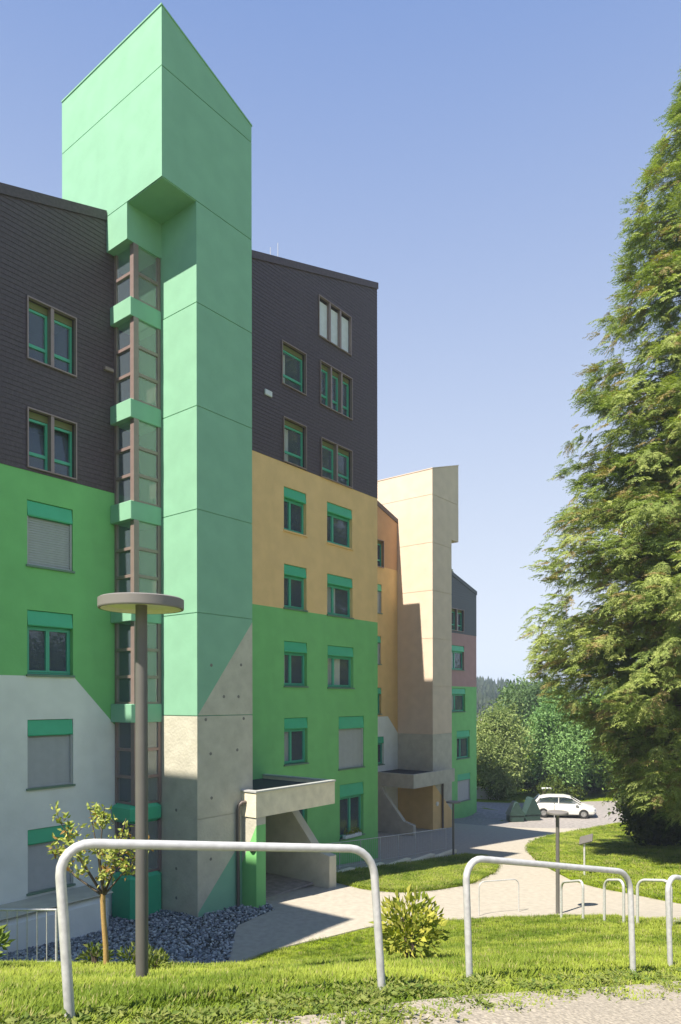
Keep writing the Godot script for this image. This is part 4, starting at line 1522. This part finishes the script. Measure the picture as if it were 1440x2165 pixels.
func make_fences():
	# barred railing at the left edge
	var a := Vector2(-6.6, 11.4)
	var b := Vector2(-4.85, 11.95)
	var o := base("bar_fence", on_ground(b.x, b.y))
	tag(o, "galvanised bar railing at the lower left beside the small tree", "railing")
	var org := o.position
	var ya := ground(a.x, a.y)
	var yb := ground(b.x, b.y)
	var pa := Vector3(a.x, ya, -a.y) - org
	var pb := Vector3(b.x, yb, -b.y) - org
	var up := Vector3(0, 1.0, 0)
	var st := begin()
	tube(st, PackedVector3Array([pa + up, pb + up]), PackedFloat32Array([.02, .02]), 10)
	commit(st, "top_rail", M.steel, o)
	st = begin()
	tube(st, PackedVector3Array([pa + up * .12, pb + up * .12]), PackedFloat32Array([.014, .014]), 8)
	commit(st, "bottom_rail", M.steel, o)
	for k in 13:
		var t := k / 12.0
		var p := pa.lerp(pb, t)
		st = begin()
		var post := k in [0, 6, 12]
		tube(st, PackedVector3Array([p - Vector3(0, .25 if post else -.12, 0), p + up]), PackedFloat32Array([.022 if post else .009, .022 if post else .009]), 8)
		commit(st, "post" if post else "bar", M.steel, o)
	# light railing in front of the middle block
	var f0 := Vector3(18.0, 0, -16.35)
	var f1 := Vector3(28.6, 0, -16.35)
	var w0 := BB * f0
	var o2 := base("light_railing", on_ground(w0.x, -w0.z))
	tag(o2, "thin light railing along the foot of the green middle block", "railing")
	var prev := Vector3.ZERO
	for k in 9:
		var w := BB * f0.lerp(f1, k / 8.0)
		var g := on_ground(w.x, -w.z) - o2.position
		st = begin()
		tube(st, PackedVector3Array([g - Vector3(0, .2, 0), g + Vector3(0, 1.02, 0)]), PackedFloat32Array([.02, .02]), 8)
		commit(st, "post", M.steel, o2)
		if k > 0:
			st = begin()
			tube(st, PackedVector3Array([prev + Vector3(0, 1.02, 0), g + Vector3(0, 1.02, 0)]), PackedFloat32Array([.016, .016]), 8)
			commit(st, "top_rail", M.steel, o2)
			st = begin()
			for e in range(1, 10):
				var q := prev.lerp(g, e / 10.0)
				tube(st, PackedVector3Array([q + Vector3(0, .1, 0), q + Vector3(0, 1.0, 0)]), PackedFloat32Array([.004, .004]), 5)
			tube(st, PackedVector3Array([prev + Vector3(0, .1, 0), g + Vector3(0, .1, 0)]), PackedFloat32Array([.008, .008]), 6)
			commit(st, "infill", M.steel, o2)
		prev = g
	# flagstones laid in the shade along that railing
	for k in 5:
		var w := BB * Vector3(19.5 + k * 1.9, 0, -15.55)
		var s := base("kerb_stone", on_ground(w.x, -w.z), deg_to_rad(TURN))
		tag(s, ["pale kerb stone nearest the porch wall below the light railing", "second kerb stone from the porch below the light railing", "middle kerb stone of the five below the light railing", "fourth kerb stone from the porch below the light railing", "kerb stone farthest from the porch, nearest the cream tower"][k], "kerb stone", "kerb stones below the railing")
		st = begin()
		soft_box(st, Vector3(-.9, -.1, -.12), Vector3(.9, .12, .12), .02)
		commit(st, "stone", M.canopy_concrete, s)

# ------------------------------------------------------------------ street things
func loft(st: SurfaceTool, rings: Array):
	for k in rings.size() - 1:
		var n: int = rings[k].size()
		for j in n - 1:
			quad(st, rings[k][j], rings[k][j + 1], rings[k + 1][j + 1], rings[k + 1][j])

func car(called: String, at: Vector3, turn: float, paint: Material, label: String):
	var o := base(called, at, turn)
	tag(o, label, "car")
	# stations along x (front is +x): x, half width, bonnet/belt height
	var side := [[-2.10, .70, .78, .42], [-2.02, .80, .92, .30], [-1.6, .87, .97, .22], [-.9, .89, .97, .20], [0.0, .90, .95, .20], [.9, .89, .93, .20], [1.5, .86, .84, .22], [1.95, .78, .72, .26], [2.12, .62, .60, .38]]
	var st := begin()
	var rings := []
	for s in side:
		var x: float = s[0]
		var w: float = s[1]
		var t: float = s[2]
		var b: float = s[3]
		var ring := []
		for p in [Vector2(w * .86, b), Vector2(w * .98, b + .08), Vector2(w, (b + t) * .5), Vector2(w * .97, t - .1), Vector2(w * .88, t), Vector2(w * .5, t + .035), Vector2(0, t + .045)]:
			ring.append(Vector3(x, p.y, p.x))
		for k in range(5, -1, -1):
			var q: Vector3 = ring[k]
			ring.append(Vector3(q.x, q.y, -q.z))
		ring.append(ring[0])
		rings.append(ring)
	loft(st, rings)
	for e in [0, rings.size() - 1]:
		for j in range(1, 12): tri(st, rings[e][0], rings[e][j], rings[e][j + 1])
	commit(st, "body", paint, o)
	# cabin: glass, then roof and pillars
	var cab := [[-1.95, .70, .93], [-1.55, .66, 1.32], [-.9, .63, 1.44], [.1, .62, 1.45], [.55, .64, 1.36], [1.25, .74, .90]]
	st = begin()
	var gr := []
	for s in cab:
		var top: float = s[2]
		var w: float = s[1]
		gr.append([Vector3(s[0], .90, .80), Vector3(s[0], top - .05, w), Vector3(s[0], top, w * .8), Vector3(s[0], top, -w * .8), Vector3(s[0], top - .05, -w), Vector3(s[0], .90, -.80)])
	loft(st, gr)
	commit(st, "windows", M.car_glass, o)
	st = begin()
	var rr := []
	for s in [[-1.62, .66, 1.30], [-1.3, .645, 1.40], [-.9, .635, 1.455], [.1, .625, 1.465], [.5, .64, 1.39]]:
		rr.append([Vector3(s[0], s[2] - .06, s[1] + .006), Vector3(s[0], s[2] + .0, s[1] * .84), Vector3(s[0], s[2] + .012, 0), Vector3(s[0], s[2] + .0, -s[1] * .84), Vector3(s[0], s[2] - .06, -s[1] - .006)])
	loft(st, rr)
	for z in [-1.0, 1.0]:
		for pl in [[-1.9, -1.55, .12], [-.32, -.30, .035], [1.22, .5, .03]]:
			var p0 := Vector3(pl[0], .93, z * .805)
			var p1 := Vector3(pl[1], 1.36, z * .648)
			tube(st, PackedVector3Array([p0, p1]), PackedFloat32Array([pl[2], pl[2] * .6]), 6)
	commit(st, "roof", paint, o)
	for x in [-1.32, 1.3]:
		for z in [-.80, .80]:
			st = begin()
			var turn_b := Basis(Vector3.RIGHT, PI / 2)
			lathe(st, [[.19, -.10], [.30, -.10], [.32, -.07], [.32, .07], [.30, .10], [.19, .10]], Vector3(x, .32, z), 20, turn_b)
			var w := commit(st, "wheel", M.tyre, o)
			st = begin()
			lathe(st, [[.0, -.06], [.10, -.085], [.20, -.07], [.20, .07], [.10, .085], [.0, .06]], Vector3(x, .32, z), 10, turn_b)
			commit(st, "rim", M.rim, w)
	for z in [-1.0, 1.0]:
		st = begin()
		soft_box(st, Vector3(1.86, .60, z * .48), Vector3(2.08, .72, z * .73), .03)
		commit(st, "headlight", M.lamp_glass, o)
		st = begin()
		soft_box(st, Vector3(-2.10, .72, z * .50), Vector3(-1.96, .86, z * .78), .03)
		commit(st, "tail_light", M.red_glass, o)
		st = begin()
		soft_box(st, Vector3(.75, .90, z * .86), Vector3(.95, 1.02, z * 1.0), .03)
		commit(st, "mirror", paint, o)
	st = begin()
	box(st, Vector3(2.02, .30, -.5), Vector3(2.135, .46, .5))
	box(st, Vector3(-1.5, .17, -.86), Vector3(1.5, .24, .86))
	commit(st, "grille", M.dark_trim, o)

func make_terrace():
	var org := Vector3(8.5, -5.9, -16.3)
	var o := build_base("terrace_wall", org)
	tag(o, "low rounded pale parapet at the foot of the left block", "wall")
	var st := begin()
	soft_box(st, Vector3(4.0, -6.4, -16.94) - org, Vector3(10.55, -4.98, -15.85) - org, .16)
	commit(st, "parapet", M.white_render, o)
	st = begin()
	soft_box(st, Vector3(3.96, -4.98, -16.94) - org, Vector3(10.58, -4.93, -15.82) - org, .02)
	commit(st, "capping", M.concrete, o)

func make_street_things():
	car("parked_car", on_ground(15.4, 48.6, -.03), deg_to_rad(-14), M.car_white, "white hatchback parked at the roadside beyond the curved path")
	# two dark gabled bin covers left of the white car
	var k := 0
	for q in [[11.7, 47.0, 1.3, "dark green gabled bin cover nearest the farthest block"], [12.85, 47.4, 1.5, "dark green gabled bin cover next to the white car"]]:
		var o := base("bin_shelter", on_ground(q[0], q[1], -.03), deg_to_rad(8.0 * k))
		tag(o, q[3], "bin shelter", "bin covers by the road")
		k += 1
		var st := begin()
		soft_box(st, Vector3(-.5, 0, -.45), Vector3(.5, .45, .45), .03)
		commit(st, "bin", M.bin_green, o)
		st = begin()
		prism(st, pv([-.56, .42, .56, .42, .08, q[2], -.08, q[2]]), -.5, .5, "n", Vector3.ZERO)
		commit(st, "lid", M.bin_green, o)
	# notice post beyond the road
	var nb := base("notice_board", on_ground(17.2, 58.2))
	tag(nb, "small dark notice board with a white top beyond the road", "notice board")
	var st2 := begin()
	for x in [-.35, .35]: tube(st2, PackedVector3Array([Vector3(x, -.2, 0), Vector3(x, 1.0, 0)]), PackedFloat32Array([.03, .03]), 6)
	commit(st2, "legs", M.pipe, nb)
	st2 = begin()
	soft_box(st2, Vector3(-.42, .35, -.05), Vector3(.42, 1.0, .05), .01)
	commit(st2, "board", M.pipe, nb)
	st2 = begin()
	soft_box(st2, Vector3(-.5, 1.0, -.14), Vector3(.5, 1.12, .14), .02)
	commit(st2, "top", M.blind_white, nb)
	# low pale wall
	var w := base("garden_wall", on_ground(11.9, 59.5))
	tag(w, "low pale garden wall beyond the road beside the farthest block", "wall")
	st2 = begin()
	box(st2, Vector3(-3.0, -.3, -.12), Vector3(1.6, .95, .12))
	commit(st2, "wall", M.plain_white, w)
	st2 = begin()
	soft_box(st2, Vector3(-3.05, .95, -.17), Vector3(1.65, 1.02, .17), .015)
	commit(st2, "coping", M.canopy_concrete, w)
	# house glimpsed through the trees
	house(Vector2(16.2, 86.0), deg_to_rad(12), "pale house glimpsed beside the farthest block behind the trees")
	house(Vector2(36.0, 80.0), deg_to_rad(-8), "pinkish-roofed house half hidden behind the conifer")
	# road edge posts
	for q in [[14.2, 46.6, "thin marker post left of the white car"], [17.9, 47.0, "thin marker post right of the white car"]]:
		var p := base("marker_post", on_ground(q[0], q[1]))
		tag(p, q[2], "post", "marker posts by the road")
		st2 = begin()
		tube(st2, PackedVector3Array([Vector3(0, -.2, 0), Vector3(0, 1.25, 0)]), PackedFloat32Array([.025, .025]), 8)
		commit(st2, "shaft", M.steel, p)
		st2 = begin()
		lathe(st2, [[.03, 1.24], [.035, 1.27], [0, 1.3]], Vector3.ZERO, 10)
		commit(st2, "cap", M.dark_trim, p)

func house(p: Vector2, turn: float, label: String):
	var o := base("house", on_ground(p.x, p.y), turn)
	tag(o, label, "house", "houses behind the trees")
	o.scale = Vector3(.9, .62, .9)
	var st := begin()
	var z0 := Vector3.ZERO
	prism(st, pv([-4.5, -.5, 4.5, -.5, 4.5, 5.2, 0, 8.2, -4.5, 5.2]), -5, 5, "n", z0)
	commit(st, "wall", M.plain_white, o)
	st = begin()
	for s in [-1.0, 1.0]:
		prism(st, pv([0, 8.25, s * 5.0, 4.92, s * 5.0, 5.12, 0, 8.48]), -5.5, 5.5, "n", z0)
	var rf := commit(st, "roof", M.tile_red, o)
	st = begin()
	box(st, Vector3(1.2, 6.8, -1), Vector3(1.9, 9.0, -.3))
	commit(st, "chimney", M.plain_white, rf)
	for x in [-2.6, 0.0, 2.6]:
		for y in [.9, 3.6]:
			st = begin()
			casement(st, x - .55, y, x + .55, y + 1.3, 4.97, .09)
			var w := commit(st, "window", M.blind_white, o)
			st = begin()
			quad(st, Vector3(x - .5, y + .05, 5.01), Vector3(x + .5, y + .05, 5.01), Vector3(x + .5, y + 1.25, 5.01), Vector3(x - .5, y + 1.25, 5.01))
			commit(st, "pane", M.car_glass, w)

# ------------------------------------------------------------------ near plants and grass
func make_small_plants():
	# the young tree with its stake
	var o := base("young_tree", on_ground(-2.86, 8.5))
	tag(o, "young staked tree with sparse yellow-green leaves before the gravel", "tree")
	var r := RandomNumberGenerator.new()
	r.seed = 15
	var st := begin()
	tube(st, PackedVector3Array([Vector3(.02, -.15, 0), Vector3(.01, .3, .01), Vector3(-.02, .65, 0), Vector3(-.03, .93, 0)]), PackedFloat32Array([.035, .032, .03, .033]), 10)
	commit(st, "trunk", M.stake, o)
	st = begin()
	var tips := []
	var fork := Vector3(-.02, .9, 0)
	for b in [[-.5, .95, .1], [-.22, 1.05, -.15], [.05, 1.1, .1], [.30, .75, .15], [.55, .62, -.05], [-.62, .55, -.1], [.2, .9, -.25], [-.35, .75, .25], [.12, .5, .25]]:
		var tip := fork + Vector3(b[0], b[1], b[2])
		var mid := fork.lerp(tip, .5) + Vector3(r.randf_range(-.05, .05), -.04, r.randf_range(-.05, .05))
		tube(st, PackedVector3Array([fork, mid, tip]), PackedFloat32Array([.016, .010, .004]), 6)
		for k in 5:
			var f := r.randf_range(.45, 1.0)
			var p := fork.lerp(mid, f * 2) if f < .5 else mid.lerp(tip, f * 2 - 1)
			var q := p + Vector3(r.randf_range(-.16, .16), r.randf_range(-.03, .16), r.randf_range(-.16, .16))
			tube(st, PackedVector3Array([p, q]), PackedFloat32Array([.005, .002]), 4, false)
			tips.append([p, q])
		tips.append([mid, tip])
	commit(st, "branches", M.young_bark, o)
	st = begin()
	for t in tips:
		for k in 15:
			var p: Vector3 = t[0].lerp(t[1], r.randf_range(.15, 1.1)) + Vector3(r.randfn(), r.randfn(), r.randfn()) * .035
			var c := Color(.26, .34, .08).lerp(Color(.52, .52, .16), r.randf())
			if r.randf() < .12: c = Color(.33, .20, .07)
			leaf(st, p, r, r.randf_range(.055, .095), c)
	commit(st, "crown", M.leaf, o)
	# round bush between the rails
	var b := base("bush", on_ground(.78, 7.95))
	tag(b, "round yellow-green bush on the lawn between the first two rails", "bush")
	shrub(b, .74, .78, 620, .105, Color(.19, .25, .035), Color(.50, .48, .10), 51)
	# shrub cut by the left edge
	var l := base("bush", on_ground(-3.78, 7.3))
	tag(l, "leafy green shrub cut by the left edge of the picture", "bush")
	shrub(l, .55, .52, 400, .085, Color(.10, .18, .04), Color(.30, .36, .08), 52)
	# weeds at the foot of the young tree
	for q in [[-2.5, 8.55, .42, .3, 61, "pale tall weed right of the young tree's foot"], [-3.05, 8.7, .35, .3, 62, "dark weed tuft at the young tree's foot"], [-2.1, 7.9, .3, .22, 63, "leafy weed tuft just left of the lamp post"]]:
		var w := base("weed", on_ground(q[0], q[1]))
		tag(w, q[5], "weed", "weeds along the top of the bank")
		shrub(w, q[2], q[3], 160, .07, Color(.08, .13, .03), Color(.22, .25, .07), q[4])

func tuft_mesh(seed_: int, blades: int, h: float, spread: float) -> Mesh:
	var r := RandomNumberGenerator.new()
	r.seed = seed_
	var st := begin()
	for k in blades:
		var a := r.randf() * TAU
		var p := Vector3(cos(a), 0, sin(a)) * spread * sqrt(r.randf())
		var d := Vector3(cos(a + r.randf_range(-1, 1)), 0, sin(a + r.randf_range(-1, 1))) * r.randf_range(.15, .75)
		var hh := h * r.randf_range(.6, 1.2)
		var s := Vector3(-d.z, 0, d.x).normalized() * .0045
		var m := p + Vector3(0, hh * .6, 0) + d * hh * .35
		var t := p + Vector3(0, hh * .95, 0) + d * hh
		st.set_color(Color.WHITE * r.randf_range(.75, 1.15))
		quad(st, p - s, p + s, m + s * .8, m - s * .8)
		tri(st, m - s * .8, m + s * .8, t)
	return st.commit()

func clover_mesh(seed_: int) -> Mesh:
	var r := RandomNumberGenerator.new()
	r.seed = seed_
	var st := begin()
	for k in 22:
		var a := r.randf() * TAU
		var p := Vector3(cos(a), 0, sin(a)) * .09 * sqrt(r.randf()) + Vector3(0, r.randf_range(.01, .06), 0)
		leaf(st, p, r, r.randf_range(.025, .05), Color.WHITE * r.randf_range(.8, 1.15), Vector3(cos(a), r.randf_range(.0, .6), sin(a)).normalized())
	return st.commit()

func make_grass():
	var patch := FastNoiseLite.new()
	patch.seed = 5
	patch.frequency = .45
	var lushness := FastNoiseLite.new()
	lushness.seed = 6
	lushness.frequency = 1.6
	var xfs := [[], [], []]
	var cols := [[], [], []]
	var cx := []
	var cc := []
	var tries := 0
	while tries < 62000:
		tries += 1
		var d := 2.9 + 15.5 * pow(rng.randf(), 1.55)
		var x := rng.randf_range(-.60, .60) * d
		var p := Vector2(x, d)
		if inside(p, near_path):
			# a few weeds creep over the path's edge
			var off := Vector2(.1, -.16)
			if inside(p - off * rng.randf_range(0.2, 2.2), near_path) or rng.randf() < .45: continue
		if inside(p, gravel_poly): continue
		if d > 12.5 and (p.x > 7.0 or d > 18.2 or (p.x > 4.6 and d > 17.9)): continue
		if d > 14.8 and not below_far_edge(p): continue
		var v := patch.get_noise_2d(x, d)
		var u := lushness.get_noise_2d(x, d)
		var c := Color(.13, .20, .022).lerp(Color(.32, .385, .06), clampf(.5 + v * 1.3 + rng.randf_range(-.3, .3), 0, 1))
		if rng.randf() < .05 + maxf(0.0, u) * .12: c = Color(.34, .33, .13)
		var s := clampf(1.0 + u * .8 + rng.randf_range(-.3, .35), .45, 1.9) * (1.15 if d > 8 else 1.0)
		if d < 7.5 and edge_near(p):
			s *= .5
			if rng.randf() < .3: continue
		var k := rng.randi() % 3
		xfs[k].append(Transform3D(Basis(Vector3.UP, rng.randf() * TAU).scaled(Vector3(1.15, s, 1.15)), on_ground(x, d, .005)))
		cols[k].append(c)
		if d < 7.0 and edge_near(p) and u > -.05 and rng.randf() < .28:
			cx.append(Transform3D(Basis(Vector3.UP, rng.randf() * TAU).scaled(Vector3.ONE * rng.randf_range(.5, 1.05)), on_ground(x, d, .004)))
			cc.append(Color(.12, .19, .04).lerp(Color(.28, .31, .09), rng.randf()))
	for k in 3:
		tag(multi("grass", tuft_mesh(70 + k, 14, .052, .08), xfs[k], cols[k], M.blade), ["rough sunlit grass covering the bank below the rails", "longer grass blades scattered over the bank below the rails", "fine grass tufts over the bank below the rails"][k], "grass", "grass on the near bank", "stuff")
	tag(multi("clover", clover_mesh(80), cx, cc, M.leaf), "low broad-leaved weeds along the edge of the sandy path", "weeds", "", "stuff")
	# the two lawns beyond
	xfs = [[], []]
	cols = [[], []]
	for k in 26000:
		var which := 0 if k < 7000 else 1
		var p := Vector2(rng.randf_range(-.3, 6.4), rng.randf_range(21.5, 31)) if which == 0 else Vector2(rng.randf_range(7.8, 22), rng.randf_range(14, 46))
		if not inside(p, lawn_two if which == 0 else lawn_three): continue
		var v := patch.get_noise_2d(p.x, p.y)
		var c := Color(.13, .20, .022).lerp(Color(.32, .385, .06), clampf(.5 + v * 1.3 + rng.randf_range(-.3, .3), 0, 1))
		if rng.randf() < .10: c = Color(.36, .34, .14)
		xfs[which].append(Transform3D(Basis(Vector3.UP, rng.randf() * TAU).scaled(Vector3(2.4, rng.randf_range(.7, 1.3), 2.4)), on_ground(p.x, p.y, -.08)))
		cols[which].append(c)
	tag(multi("grass", tuft_mesh(75, 14, .07, .085), xfs[0], cols[0], M.blade), "mown grass on the lawn beside the canopy entrance", "grass", "", "stuff")
	tag(multi("grass", tuft_mesh(76, 14, .07, .085), xfs[1], cols[1], M.blade), "mown grass on the right-hand lawn under the conifer", "grass", "", "stuff")

func below_far_edge(p: Vector2) -> bool:
	for k in lawn_far.size() - 1:
		var a := lawn_far[k]
		var b := lawn_far[k + 1]
		if p.x >= minf(a.x, b.x) and p.x <= maxf(a.x, b.x):
			return p.y < lerpf(a.y, b.y, (p.x - a.x) / (b.x - a.x))
	return p.x > -2.44 and p.x < 7.2 and p.y < 12.6

func edge_near(p: Vector2) -> bool:
	for k in near_path.size():
		var a := near_path[k]
		var b := near_path[(k + 1) % near_path.size()]
		if Geometry2D.get_closest_point_to_segment(p, a, b).distance_to(p) < .42: return true
	return false
